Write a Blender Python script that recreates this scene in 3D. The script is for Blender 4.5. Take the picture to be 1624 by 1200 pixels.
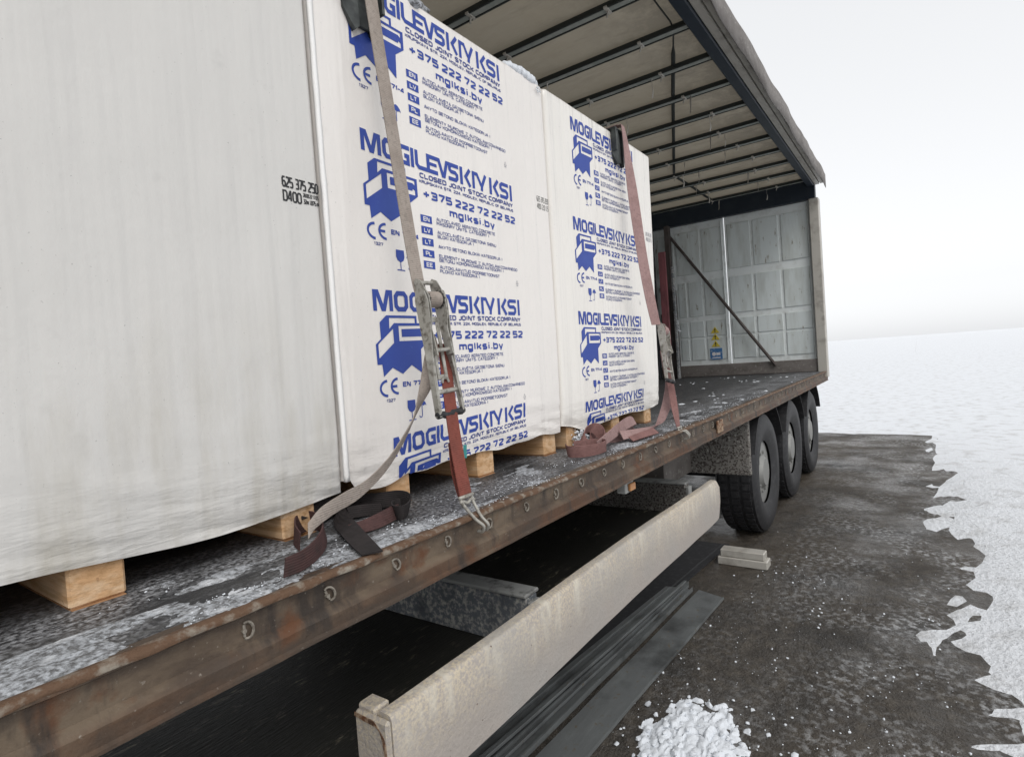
import bpy, bmesh, math, random
from mathutils import Vector, Matrix, noise
from mathutils.geometry import tessellate_polygon
random.seed(7)
for o in list(bpy.data.objects): bpy.data.objects.remove(o)
SC = bpy.context.scene
COL = SC.collection
# ------------------------------------------------------------------ camera
CAMZ = 1.62                                   # eye height above the yard
yaw, pitch, roll, F = math.radians(54.5698), math.radians(-1.5142), math.radians(-4.0949), 907.88
fw = Vector((math.sin(yaw)*math.cos(pitch), math.cos(yaw)*math.cos(pitch), math.sin(pitch)))
r0 = fw.cross(Vector((0, 0, 1))).normalized(); u0 = r0.cross(fw)
rt = math.cos(roll)*r0 + math.sin(roll)*u0; up = -math.sin(roll)*r0 + math.cos(roll)*u0
cam = bpy.data.objects.new('camera', bpy.data.cameras.new('camera')); COL.objects.link(cam)
m3 = Matrix((rt, up, -fw)).transposed()
cam.matrix_world = Matrix.Translation((0, 0, CAMZ)) @ m3.to_4x4()
cam.data.sensor_fit = 'HORIZONTAL'; cam.data.sensor_width = 36; cam.data.lens = F/1624*36
cam.data.clip_start = .02; cam.data.clip_end = 3000
SC.camera = cam
# ------------------------------------------------------------------ sky, sun, exposure (overcast winter day)
SUN_EL, SUN_AZ = math.radians(48), math.radians(215)      # azimuth measured from +Y clockwise
w = bpy.data.worlds.new('World'); SC.world = w; w.use_nodes = True
nt = w.node_tree; bg = nt.nodes['Background']
sky = nt.nodes.new('ShaderNodeTexSky'); sky.sky_type = 'NISHITA'; sky.sun_disc = False
sky.sun_elevation = SUN_EL; sky.sun_rotation = SUN_AZ; sky.dust_density = 1.2; sky.air_density = 1.0
hs = nt.nodes.new('ShaderNodeHueSaturation'); hs.inputs['Saturation'].default_value = .06
nt.links.new(sky.outputs[0], hs.inputs['Color']); oc = nt.nodes.new('ShaderNodeMix'); oc.data_type = 'RGBA'; oc.inputs['Factor'].default_value = .65
oc.inputs['B'].default_value = (6.0, 6.1, 6.25, 1)          # even overcast cloud layer over the clear sky model
nt.links.new(hs.outputs[0], oc.inputs['A']); nt.links.new(oc.outputs['Result'], bg.inputs['Color'])
bg.inputs['Strength'].default_value = .13
sl = bpy.data.lights.new('sun', 'SUN'); sl.energy = 1.0; sl.angle = math.radians(30); sl.color = (1, .97, .93)
so = bpy.data.objects.new('sun', sl); COL.objects.link(so)
sd = Vector((math.sin(SUN_AZ)*math.cos(SUN_EL), math.cos(SUN_AZ)*math.cos(SUN_EL), math.sin(SUN_EL)))
so.rotation_euler = sd.to_track_quat('Z', 'Y').to_euler()
SC.view_settings.view_transform = 'Standard'; SC.view_settings.look = 'None'
SC.view_settings.exposure = 0.42; SC.view_settings.gamma = 1
SC.render.engine = 'CYCLES'
SC.cycles.max_bounces = 8; SC.cycles.diffuse_bounces = 5; SC.cycles.transmission_bounces = 6

# ------------------------------------------------------------------ helpers
def ray(px, py): return rt*(px-811.5) + up*(600-py) + fw*F
def at(px, py, Y):
    v = ray(px, py); v = v*(Y/v.y); return Vector((v.x, v.y, v.z+CAMZ))
def on(px, py, z):
    v = ray(px, py); v = v*((z-CAMZ)/v.z); return Vector((v.x, v.y, v.z+CAMZ))
def H(z): return z + CAMZ                      # height relative to the eye -> world height

def tag(o, label=None, cat=None, group=None, kind=None):
    if label: o['label'] = label
    if cat: o['category'] = cat
    if group: o['group'] = group
    if kind: o['kind'] = kind
    return o
def empty(name, loc=(0, 0, 0)):
    e = bpy.data.objects.new(name, None); e.location = loc; COL.objects.link(e); e.empty_display_size = .1; return e
def setpar(o, p):
    if p is None: return
    o.parent = p
    # keep world placement: parents are only translated/rotated empties or meshes
    o.matrix_parent_inverse = wm(p).inverted()
def wm(o):
    m = Matrix.LocRotScale(o.location, o.rotation_euler, o.scale)
    return m if o.parent is None else wm(o.parent) @ o.matrix_parent_inverse @ m

class MB:
    def __init__(s): s.bm = bmesh.new()
    def box(s, x0, x1, y0, y1, z0, z1, bev=0, M=None):
        b = bmesh.new()
        bmesh.ops.create_cube(b, size=1)
        for v in b.verts:
            v.co = Vector(((x0+x1)/2+v.co.x*(x1-x0), (y0+y1)/2+v.co.y*(y1-y0), (z0+z1)/2+v.co.z*(z1-z0)))
        if bev: bmesh.ops.bevel(b, geom=b.edges[:], offset=bev, segments=1, affect='EDGES')
        return s.add(b, M)
    def add(s, b, M=None):
        if M: bmesh.ops.transform(b, matrix=M, verts=b.verts)
        mp = {v: s.bm.verts.new(v.co) for v in b.verts}
        for f in b.faces:
            try: s.bm.faces.new([mp[v] for v in f.verts])
            except ValueError: pass
        b.free(); return s
    def cyl(s, a, b, r, n=12, r2=None, cap=True):
        a, b = Vector(a), Vector(b); d = b-a; L = d.length
        bb = bmesh.new(); bmesh.ops.create_cone(bb, cap_ends=cap, segments=n, radius1=r, radius2=r if r2 is None else r2, depth=L)
        return s.add(bb, Matrix.Translation((a+b)/2) @ d.to_track_quat('Z', 'Y').to_matrix().to_4x4())
    def tube(s, pts, r, n=8):
        pts = [Vector(p) for p in pts]; rings = []
        for i, p in enumerate(pts):
            t = (pts[min(i+1, len(pts)-1)]-pts[max(i-1, 0)]).normalized()
            q = t.to_track_quat('Z', 'Y'); rr = r[i] if isinstance(r, (list, tuple)) else r
            rings.append([s.bm.verts.new(p + q @ Vector((rr*math.cos(k*2*math.pi/n), rr*math.sin(k*2*math.pi/n), 0))) for k in range(n)])
        for a, b in zip(rings, rings[1:]):
            # align rings
            off = min(range(n), key=lambda k: (a[0].co-b[k].co).length)
            for k in range(n):
                try: s.bm.faces.new((a[k], a[(k+1) % n], b[(k+1+off) % n], b[(k+off) % n]))
                except ValueError: pass
        s.bm.faces.new(rings[0][::-1]); s.bm.faces.new(rings[-1]); return s
    def prism(s, poly, f0, f1):
        """poly of 2D points, f0/f1 map (a,b)->3D for the two caps"""
        A = [s.bm.verts.new(f0(*p)) for p in poly]; B = [s.bm.verts.new(f1(*p)) for p in poly]
        s.bm.faces.new(A); s.bm.faces.new(B[::-1]); n = len(poly)
        for i in range(n): s.bm.faces.new((A[i], B[i], B[(i+1) % n], A[(i+1) % n]))
        return s
    def build(s, name, mt, parent=None, smooth=False, loc=None, recalc=True):
        if recalc: bmesh.ops.recalc_face_normals(s.bm, faces=s.bm.faces[:])
        me = bpy.data.meshes.new(name)
        if loc is not None:
            for v in s.bm.verts: v.co -= Vector(loc)
        s.bm.to_mesh(me); s.bm.free()
        if smooth:
            for p in me.polygons: p.use_smooth = True
            if smooth != True:
                me.set_sharp_from_angle(angle=math.radians(smooth))
        if mt: me.materials.append(mt)
        o = bpy.data.objects.new(name, me); COL.objects.link(o)
        if loc is not None: o.location = loc
        setpar(o, parent); return o
def dupe(o, loc, parent):
    c = o.copy(); COL.objects.link(c); c.location = loc
    if parent: c.parent = parent; c.matrix_parent_inverse = wm(parent).inverted()
    return c

def crom(P, n=6):
    """Catmull-Rom through tuples of Vectors"""
    out = []
    for i in range(len(P)-1):
        a, b, c, d = P[max(i-1, 0)], P[i], P[i+1], P[min(i+2, len(P)-1)]
        for k in range(n):
            t = k/n
            out.append(tuple(.5*((2*q)+(-p+r)*t+(2*p-5*q+4*r-s)*t*t+(-p+3*q-3*r+s)*t**3) for p, q, r, s in zip(a, b, c, d)))
    out.append(P[-1]); return out
def ribbon(mb, P, th=.003, n=6, smooth=True):
    """P: list of (centre, half-width vector)"""
    P = [(Vector(a), Vector(b)) for a, b in P]
    Q = crom(P, n) if smooth else P
    rows = []
    for i, (c, h) in enumerate(Q):
        t = (Q[min(i+1, len(Q)-1)][0]-Q[max(i-1, 0)][0])
        nn = t.cross(h).normalized()*th/2
        rows.append([mb.bm.verts.new(p) for p in (c-h-nn, c-nn, c+h-nn, c+h+nn, c+nn, c-h+nn)])
    for a, b in zip(rows, rows[1:]):
        for k in range(6): mb.bm.faces.new((a[k], a[(k+1) % 6], b[(k+1) % 6], b[k]))
    mb.bm.faces.new(rows[0][::-1]); mb.bm.faces.new(rows[-1]); return mb
def lump(mb, c, s, sub=1, j=.35, flat=1):
    b = bmesh.new(); bmesh.ops.create_icosphere(b, subdivisions=sub, radius=1)
    q = Matrix.Rotation(random.random()*6.28, 4, Vector((random.random(), random.random(), random.random()+.1)))
    for v in b.verts: v.co = v.co*(1+random.uniform(-j, j))
    bmesh.ops.transform(b, matrix=Matrix.Translation(c) @ Matrix.Diagonal((s, s*random.uniform(.7, 1), s*flat*random.uniform(.6, .9), 1)) @ q, verts=b.verts)
    mb.add(b)

# ------------------------------------------------------------------ materials
def mat(name, col, rough=.6, metal=0, spec=.4):
    m = bpy.data.materials.new(name); m.use_nodes = True
    b = m.node_tree.nodes['Principled BSDF']
    b.inputs['Base Color'].default_value = (*col, 1); b.inputs['Roughness'].default_value = rough
    b.inputs['Metallic'].default_value = metal; b.inputs['Specular IOR Level'].default_value = spec
    return m
def N(m, t, **k):
    n = m.node_tree.nodes.new(t)
    for a, v in k.items(): setattr(n, a, v)
    return n
def L(m, a, b): m.node_tree.links.new(a, b)
def coords(m, scale=(1, 1, 1)):
    g = N(m, 'ShaderNodeNewGeometry'); mp = N(m, 'ShaderNodeMapping'); mp.inputs['Scale'].default_value = scale
    L(m, g.outputs['Position'], mp.inputs['Vector']); return mp.outputs[0]
def fac(m, scale, lo, hi, detail=4, sc=(1, 1, 1), rough=.6, vor=False):
    if vor:
        t = N(m, 'ShaderNodeTexVoronoi'); out = 'Distance'
    else:
        t = N(m, 'ShaderNodeTexNoise'); t.inputs['Detail'].default_value = detail; t.inputs['Roughness'].default_value = rough; out = 'Fac'
    t.inputs['Scale'].default_value = scale
    L(m, coords(m, sc), t.inputs['Vector'])
    r = N(m, 'ShaderNodeMapRange'); r.inputs['From Min'].default_value = lo; r.inputs['From Max'].default_value = hi
    L(m, t.outputs[out], r.inputs['Value']); return r.outputs[0]
def mix(m, f, col, mul=False):
    """mix the current base colour with col by factor socket f"""
    b = m.node_tree.nodes['Principled BSDF']; x = N(m, 'ShaderNodeMix', data_type='RGBA')
    if mul: x.blend_type = 'MULTIPLY'
    inp = b.inputs['Base Color']
    if inp.is_linked: L(m, inp.links[0].from_socket, x.inputs['A'])
    else: x.inputs['A'].default_value = inp.default_value
    x.inputs['B'].default_value = (*col, 1); L(m, f, x.inputs['Factor']); L(m, x.outputs['Result'], inp); return m
def bump(m, f, dist, strength=1):
    b = m.node_tree.nodes['Principled BSDF']; n = N(m, 'ShaderNodeBump'); n.inputs['Distance'].default_value = dist
    n.inputs['Strength'].default_value = strength
    if b.inputs['Normal'].is_linked: L(m, b.inputs['Normal'].links[0].from_socket, n.inputs['Normal'])
    L(m, f, n.inputs['Height']); L(m, n.outputs[0], b.inputs['Normal']); return m
def mulfac(m, a, b_):
    x = N(m, 'ShaderNodeMath', operation='MULTIPLY'); L(m, a, x.inputs[0]); L(m, b_, x.inputs[1]); return x.outputs[0]
def axis(m, ax, lo, hi):
    g = N(m, 'ShaderNodeNewGeometry'); s = N(m, 'ShaderNodeSeparateXYZ'); L(m, g.outputs['Position'], s.inputs[0])
    r = N(m, 'ShaderNodeMapRange'); r.inputs['From Min'].default_value = lo; r.inputs['From Max'].default_value = hi
    L(m, s.outputs[ax], r.inputs['Value']); return r.outputs[0]

def film_mat(name, col, dirt=.25):
    m = mat(name, col, .24, 0, .5)
    mix(m, mulfac(m, fac(m, 2.2, .35, .8), fac(m, 1, 0, 1, 0)), tuple(c*.86 for c in col))
    mix(m, fac(m, 9, .62, .9, 6), tuple(c*(1-dirt) for c in col))
    mix(m, fac(m, 160, .72, .76, 2), tuple(c*.6 for c in col))
    bump(m, fac(m, 7, .3, .7, 5, (1, 1, .6)), .004, .35)
    bump(m, fac(m, 45, .3, .7, 3), .0008, .3)
    bump(m, mulfac(m, fac(m, 3.2, .38, .68, 4, (1.4, 1, 7), .6), axis(m, 2, 1.50, 1.25)), .010, .32)
    bump(m, fac(m, 1.6, .42, .62, 3, (5, 1, .35)), .010, .4)
    bump(m, fac(m, 2.2, .47, .53, 5, (1, 1, 1.2), .6), .002, .2)
    return m
FILM = film_mat('white_film', (.76, .725, .69), .12)
FILM2 = film_mat('white_film_cooler', (.77, .74, .695), .12)
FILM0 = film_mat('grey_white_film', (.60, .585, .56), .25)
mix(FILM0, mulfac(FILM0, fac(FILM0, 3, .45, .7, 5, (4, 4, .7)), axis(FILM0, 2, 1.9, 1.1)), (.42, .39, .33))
FOLD = mat('film_fold', (.85, .84, .82), .35)
INK = mat('blue_ink', (.022, .055, .30), .5); mix(INK, fac(INK, 60, .6, .8), (.04, .09, .36)); mix(INK, fac(INK, 6, .5, .8, 5), (.03, .075, .33))
INKD = mat('dark_blue_ink', (.045, .065, .24), .5)
INKL = mat('thin_blue_ink', (.10, .12, .28), .55)
INKG = mat('grey_ink', (.33, .33, .36), .5)
BLK = mat('black_ink', (.02, .02, .022), .5)
FBLK = mat('faded_black_ink', (.2, .2, .19), .5)
WHT = mat('white_print', (.68, .66, .66), .45)

WOOD = mat('pallet_wood', (.66, .44, .26), .75, 0, .25)
mix(WOOD, fac(WOOD, 3.1, .42, .62, 3), (.50, .27, .12)); mix(WOOD, fac(WOOD, 34, .45, .62, 5, (1, .12, 1.6)), (.46, .27, .13)); mix(WOOD, fac(WOOD, 13, .5, .75, 5, (1, .3, 2)), (.74, .56, .38)); mix(WOOD, fac(WOOD, 50, .66, .74, 3), (.25, .14, .07))
bump(WOOD, fac(WOOD, 60, .3, .7, 4, (1, .15, 2)), .0015, .7)
WOODD = mat('pallet_wood_darker', (.40, .22, .11), .75); mix(WOODD, fac(WOODD, 10, .4, .7, 4, (1, 5, 5)), (.28, .14, .06))

def web_mat(name, col, dirt):
    m = mat(name, col, .85, 0, .2)
    mix(m, fac(m, 14, .45, .75, 5), dirt)
    mix(m, fac(m, 90, .5, .75, 2), tuple(c*.7 for c in col))
    wv = N(m, 'ShaderNodeTexWave', wave_type='BANDS', bands_direction='Z'); wv.inputs['Scale'].default_value = 55; wv.inputs['Distortion'].default_value = .6
    L(m, coords(m), wv.inputs['Vector'])
    bump(m, wv.outputs['Fac'], .0009, .7); return m
WEBG = web_mat('grey_brown_webbing', (.33, .285, .25), (.25, .21, .18))
WEBR = web_mat('red_webbing', (.20, .060, .045), (.14, .05, .04))
WEBP = web_mat('pink_webbing', (.34, .225, .215), (.26, .165, .155))
WEBM = web_mat('faded_maroon_webbing', (.23, .125, .115), (.16, .085, .08))
WEBX = web_mat('soaked_maroon_webbing', (.085, .045, .043), (.04, .028, .027))
WEBD = web_mat('dark_webbing', (.035, .03, .03), (.02, .018, .018))
STEEL = mat('galvanised_steel', (.36, .345, .31), .5, .35)
mix(STEEL, fac(STEEL, 45, .5, .68, 5), (.12, .105, .085)); mix(STEEL, fac(STEEL, 16, .55, .72, 5), (.5, .49, .45)); bump(STEEL, fac(STEEL, 80, .3, .7), .0006, .6)
STEELD = mat('dark_steel', (.09, .085, .08), .5, .5); mix(STEELD, fac(STEELD, 70, .5, .7), (.2, .19, .17))
RUB = mat('black_rubber', (.018, .018, .02), .6); mix(RUB, fac(RUB, 25, .5, .8), (.05, .05, .052))
PROT = mat('black_plastic', (.03, .034, .034), .45); mix(PROT, fac(PROT, 18, .45, .75), (.085, .095, .09))
TEAL = mat('teal_tag', (.03, .22, .22), .6)

RAIL = mat('dirty_rusty_rail', (.066, .045, .031), .65, 0, .4)
mix(RAIL, fac(RAIL, 5, .42, .6, 5, (1, 1, 2)), (.135, .10, .068)); mix(RAIL, fac(RAIL, 9, .53, .68, 6), (.10, .042, .018)); mix(RAIL, mulfac(RAIL, fac(RAIL, 2.2, .35, .6, 5, (1, 1, .3)), axis(RAIL, 2, H(-.495), H(-.51))), (.085, .042, .022)); mix(RAIL, fac(RAIL, 6, .52, .66, 5, (2.5, 1, .6)), (.035, .026, .02))
mix(RAIL, fac(RAIL, 3, .5, .62, 6, (1, 1, 3)), (.06, .042, .03)); mix(RAIL, fac(RAIL, 85, .66, .76, 4), (.24, .21, .175))
bump(RAIL, fac(RAIL, 30, .3, .7, 6), .003, .6)
RING = mat('worn_ring_steel', (.25, .225, .19), .5, .2); mix(RING, fac(RING, 90, .45, .65), (.12, .10, .08))
LIP = mat('frosted_rusty_lip', (.11, .062, .036), .8); mix(LIP, fac(LIP, 25, .5, .66, 6), (.25, .22, .18)); bump(LIP, fac(LIP, 60, .3, .7), .003, .8)
SNOWY = mat('trodden_yard_snow', (.74, .76, .79), .7); mix(SNOWY, fac(SNOWY, 5, .5, .75, 6), (.5, .5, .5)); mix(SNOWY, fac(SNOWY, 60, .62, .75, 4), (.4, .38, .36)); bump(SNOWY, fac(SNOWY, 30, .3, .7, 6), .02, .7)
DECK = mat('dark_wet_deck', (.03, .03, .032), .55)
mix(DECK, fac(DECK, 8, .45, .7, 6, (1, 3, 1)), (.06, .059, .058))
mix(DECK, mulfac(DECK, mulfac(DECK, fac(DECK, 90, .42, .64, 6), fac(DECK, 5, .36, .56, 4, (.6, 1.6, 1))), axis(DECK, 1, 1.75, 1.35)), (.33, .335, .35))
bump(DECK, fac(DECK, 60, .3, .7, 6), .004, .8)
SNOW = mat('snow', (.68, .71, .75), .7); bump(SNOW, fac(SNOW, 120, .3, .7, 4), .002, .6)
SNOWG = mat('dirty_snow', (.44, .46, .49), .7); mix(SNOWG, fac(SNOWG, 90, .40, .60, 6), (.12, .12, .122)); mix(SNOWG, fac(SNOWG, 16, .56, .72, 4), (.7, .72, .75)); bump(SNOWG, fac(SNOWG, 140, .3, .7, 4), .003, .8)
BOARD = mat('pale_painted_board', (.36, .325, .295), .6)
mix(BOARD, mulfac(BOARD, fac(BOARD, 120, .42, .6, 4), axis(BOARD, 2, H(-1.0), H(-.83))), (.52, .45, .34))
mix(BOARD, mulfac(BOARD, fac(BOARD, 7, .5, .66, 6, (3, 1, .8)), axis(BOARD, 2, H(-.98), H(-.82))), (.55, .51, .43))
mix(BOARD, fac(BOARD, 2.5, .45, .75, 4), (.34, .325, .305)); mix(BOARD, fac(BOARD, 50, .745, .77, 2), (.12, .09, .07))
bump(BOARD, fac(BOARD, 90, .3, .7, 5), .002, .6); bump(BOARD, fac(BOARD, 6, .3, .7, 3), .006, .5)
RUST = mat('rust', (.13, .055, .025), .85); mix(RUST, fac(RUST, 60, .42, .55), (.30, .22, .15)); mix(RUST, fac(RUST, 25, .5, .6), (.07, .035, .02))
TRAY = mat('black_scuffed_plywood', (.026, .025, .021), .6)
mix(TRAY, mulfac(TRAY, fac(TRAY, 13, .56, .64, 9, (.8, 2.4, 1), .75), fac(TRAY, 3.2, .46, .60, 3)), (.30, .27, .20)); mix(TRAY, fac(TRAY, 2.5, .5, .75), (.02, .02, .016))
bump(TRAY, fac(TRAY, 30, .3, .7, 5, (.5, 4, 1)), .003, .7)
BEAM = mat('grimy_grey_beam', (.16, .175, .195), .7)
mix(BEAM, fac(BEAM, 55, .47, .62, 7), (.5, .49, .45)); mix(BEAM, fac(BEAM, 7, .5, .7), (.085, .095, .11)); bump(BEAM, fac(BEAM, 60, .3, .7), .002, .7)
BEAMT = mat('beam_top_paint', (.34, .345, .335), .6); mix(BEAMT, fac(BEAMT, 20, .5, .7), (.12, .12, .115))
SPECK = mat('mud_speckled_panel', (.20, .19, .175), .8); mix(SPECK, fac(SPECK, 75, .50, .56, 3), (.06, .05, .045)); mix(SPECK, fac(SPECK, 40, .6, .68, 3), (.38, .37, .34)); bump(SPECK, fac(SPECK, 75, .4, .6), .003, .8)
PANEL = mat('dirty_mauve_panel', (.16, .145, .135), .65); mix(PANEL, fac(PANEL, 5, .4, .7, 5, (1, 1, 2)), (.09, .078, .07)); mix(PANEL, fac(PANEL, 30, .58, .7), (.25, .24, .22))
DARK = mat('dark_chassis', (.018, .019, .024), .7); mix(DARK, fac(DARK, 12, .5, .8), (.05, .05, .055))
BOW = mat('roof_bow_steel', (.30, .325, .30), .45, .2); mix(BOW, fac(BOW, 12, .45, .7, 4), (.42, .43, .40)); 
BOWD = mat('roof_bow_edge', (.022, .026, .024), .6)
CLIP = mat('pale_clip', (.42, .40, .36), .6)
TARP = mat('roof_tarp', (.36, .325, .265), .7, 0, .2)
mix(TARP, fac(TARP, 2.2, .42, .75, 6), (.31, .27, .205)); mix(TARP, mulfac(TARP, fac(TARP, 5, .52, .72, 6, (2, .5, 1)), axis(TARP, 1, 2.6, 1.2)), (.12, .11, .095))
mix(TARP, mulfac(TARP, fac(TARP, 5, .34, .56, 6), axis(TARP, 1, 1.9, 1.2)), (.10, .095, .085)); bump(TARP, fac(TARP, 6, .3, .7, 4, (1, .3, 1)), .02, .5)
_n = TARP.node_tree; _b = _n.nodes['Principled BSDF']; _o = [x for x in _n.nodes if x.type == 'OUTPUT_MATERIAL'][0]
_t = N(TARP, 'ShaderNodeBsdfTranslucent'); _t.inputs['Color'].default_value = (.52, .46, .36, 1)
_mx = N(TARP, 'ShaderNodeMixShader'); _mx.inputs[0].default_value = .12
L(TARP, _b.outputs[0], _mx.inputs[1]); L(TARP, _t.outputs[0], _mx.inputs[2]); L(TARP, _mx.outputs[0], _o.inputs['Surface'])
ALU = mat('weathered_aluminium', (.44, .42, .38), .45, .15); mix(ALU, fac(ALU, 7, .5, .7, 5), (.28, .26, .23))
NAVY = mat('dark_blue_paint', (.014, .022, .034), .5); mix(NAVY, fac(NAVY, 6, .5, .8), (.028, .036, .046))
DOOR = mat('pale_door_panel', (.62, .67, .67), .5); mix(DOOR, fac(DOOR, 2.5, .45, .7, 5, (1, 3, .6)), (.48, .51, .49)); mix(DOOR, fac(DOOR, 18, .62, .72, 5, (1, 1, .3)), (.2, .17, .12))
DOORF = mat('door_frame_paint', (.72, .76, .76), .5); mix(DOORF, fac(DOORF, 6, .5, .75), (.52, .54, .52))
BROWN = mat('brown_post', (.055, .042, .038), .6); mix(BROWN, fac(BROWN, 9, .5, .75, 4, (1, 1, .3)), (.12, .11, .105))
REDP = mat('faded_red_board', (.26, .09, .10), .75); mix(REDP, fac(REDP, 9, .45, .7, 4, (1, 1, .3)), (.12, .05, .055))
CURT = mat('grey_curtain', (.34, .35, .36), .6)
YEL = mat('yellow_sticker', (.60, .48, .06), .6); BLU = mat('blue_sticker', (.05, .16, .36), .6); mix(BLU, fac(BLU, 40, .55, .65), (.35, .42, .5))
AMB = mat('amber_reflector', (.42, .20, .08), .4)
PLATE = mat('dark_steel_strip', (.175, .185, .187), .34, .35)
mix(PLATE, fac(PLATE, 5, .48, .72, 6, (.9, 2.5, 3)), (.22, .235, .235)); mix(PLATE, fac(PLATE, 24, .52, .70, 5, (.3, 2, 3)), (.19, .20, .20)); mix(PLATE, fac(PLATE, 3, .5, .7, 5), (.06, .062, .062)); mix(PLATE, fac(PLATE, 30, .62, .72, 5), (.17, .14, .10)); bump(PLATE, fac(PLATE, 20, .3, .7, 5, (.3, 2, 2)), .002, .5)
ASPH = mat('wet_brown_asphalt', (.042, .035, .028), .5)
mix(ASPH, fac(ASPH, 14, .45, .65, 6), (.078, .066, .052)); mix(ASPH, fac(ASPH, 1.5, .5, .7, 5), (.02, .018, .016)); mix(ASPH, fac(ASPH, 160, .62, .70, 3), (.25, .24, .22))
mix(ASPH, fac(ASPH, .7, .48, .66, 6), (.055, .042, .028)); mix(ASPH, mulfac(ASPH, mulfac(ASPH, fac(ASPH, 26, .48, .62, 6), fac(ASPH, 2.2, .42, .62, 5)), axis(ASPH, 1, 1.3, -.6)), (.52, .53, .54))
bump(ASPH, fac(ASPH, 90, .3, .7, 5), .006, .9); bump(ASPH, fac(ASPH, 4, .3, .7, 4), .03, .6)
_r = fac(ASPH, 1.8, .4, .6, 5); _q = N(ASPH, 'ShaderNodeMapRange'); _q.inputs['To Min'].default_value = .28; _q.inputs['To Max'].default_value = .75; L(ASPH, _r, _q.inputs['Value']); L(ASPH, _q.outputs[0], ASPH.node_tree.nodes['Principled BSDF'].inputs['Roughness'])
RIM = mat('wheel_rim_paint', (.25, .25, .24), .5, .3)

# ------------------------------------------------------------------ setting
g = MB(); g.box(-1500, 1500, -1500, 1500, -.5, 0); tag(g.build('ground', ASPH), kind='structure')
# trodden snow beyond the swept strip along the truck
sn = MB(); nx, ny = 420, 130; rows = []
for j in range(ny+1):
    row = []
    for i in range(nx+1):
        x = -6 + 12*i/nx if i < 300 else 2.571+(i-300)*.0286+ 58*((i-300)/120)**2.5
        t = j/ny; y = .55 - 40*t**2.6
        e = noise.fractal(Vector((x*.9, y*1.6, 3)), .9, 2, 6); e2 = noise.fractal(Vector((x*5, y*5, 8)), .6, 2, 5)
        z = (-.15-y)*.07 + .022*e + .016*e2
        z = min(z, .018+.010*e+.010*e2)
        row.append(sn.bm.verts.new((x, y, max(z, -.03))))
    rows.append(row)
for a, b in zip(rows, rows[1:]):
    for i in range(nx): sn.bm.faces.new((a[i], a[i+1], b[i+1], b[i]))
tag(sn.build('snow_cover', SNOWY, smooth=True), kind='structure')
sb = MB(); rows = []
for j in range(121):
    row = []
    for i in range(121):
        x = 9.8+54*(i/120)**1.6; y = -7+67*(j/120)**1.5
        e = noise.fractal(Vector((x*.5, y*.5, 3)), .9, 2, 6)
        row.append(sb.bm.verts.new((x, y, max(-.03, min((x-11.5)*.05+.04*e, .03+.02*e)))))
    rows.append(row)
for a, b in zip(rows, rows[1:]):
    for i in range(120): sb.bm.faces.new((a[i], a[i+1], b[i+1], b[i]))
tag(sb.build('snow_cover', SNOWY, smooth=True), kind='structure')
far = MB(); far.box(63.8, 1500, .21, 1500, -.02, .012); far.box(63.9, 1500, -1500, .2, -.02, .012); far.box(-6, 63.9, -1500, -39.4, -.02, .012)
tag(far.build('snow_field', SNOWY), kind='structure')

# ------------------------------------------------------------------ the trailer
XL, XR = -4.6, 9.0
TR = empty('curtain_side_trailer', (2.2, 2.3, 0))
tag(TR, 'long curtain side truck trailer with its side open, rusty deck rail and dirty tarpaulin roof', 'truck trailer')
d = MB(); d.box(XL, XR-.05, 1.086, 3.55, H(-.47), H(-.4187)); d.build('deck_floor', DECK, TR)
prof = [(1.30, -.4215), (1.052, -.4185), (1.043, -.4205), (1.043, -.431), (1.055, -.436), (1.056, -.490), (1.044, -.496), (1.037, -.503), (1.040, -.536), (1.046, -.5425), (1.13, -.5425), (1.13, -.55), (1.034, -.55), (1.028, -.536), (1.024, -.500), (1.028, -.4905)]
prof = [(1.085, -.4185), (1.046, -.4185), (1.036, -.4225), (1.036, -.430), (1.050, -.437), (1.051, -.489), (1.040, -.497), (1.034, -.505), (1.036, -.534), (1.030, -.538), (1.030, -.544), (1.13, -.544), (1.13, -.472), (1.085, -.472)]
rb = MB(); n = 300
pv = []
for i in range(n+1):
    x = XL + (XR-XL)*i/n
    wv = .0025*noise.noise(Vector((x*5, 0, 0))) + .0012*noise.noise(Vector((x*17, 4, 0)))
    pv.append([rb.bm.verts.new((x, y + (wv if y < 1.12 else 0), H(z) + (wv if -.5 < z else wv*.5))) for y, z in prof])
for a, b in zip(pv, pv[1:]):
    for k in range(len(prof)): rb.bm.faces.new((a[k], a[(k+1) % len(prof)], b[(k+1) % len(prof)], b[k]))
rb.bm.faces.new(pv[0]); rb.bm.faces.new(pv[-1][::-1])
rail = rb.build('side_rail', RAIL, TR, smooth=35)
lp = MB(); pp = []
for i in range(601):
    x = .2 + 8.7*i/600; w1 = .004*noise.noise(Vector((x*14, 1, 1))); pp.append([lp.bm.verts.new((x, y, H(z))) for y, z in ((1.033+w1, -.428+w1), (1.031+w1, -.421), (1.04, -.4145+w1*.4), (1.055, -.415), (1.058, -.4195))])
for a, b in zip(pp, pp[1:]):
    for k in range(4): lp.bm.faces.new((a[k], a[k+1], b[k+1], b[k]))
lp.build('rusty_lip', LIP, rail, smooth=True)
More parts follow.
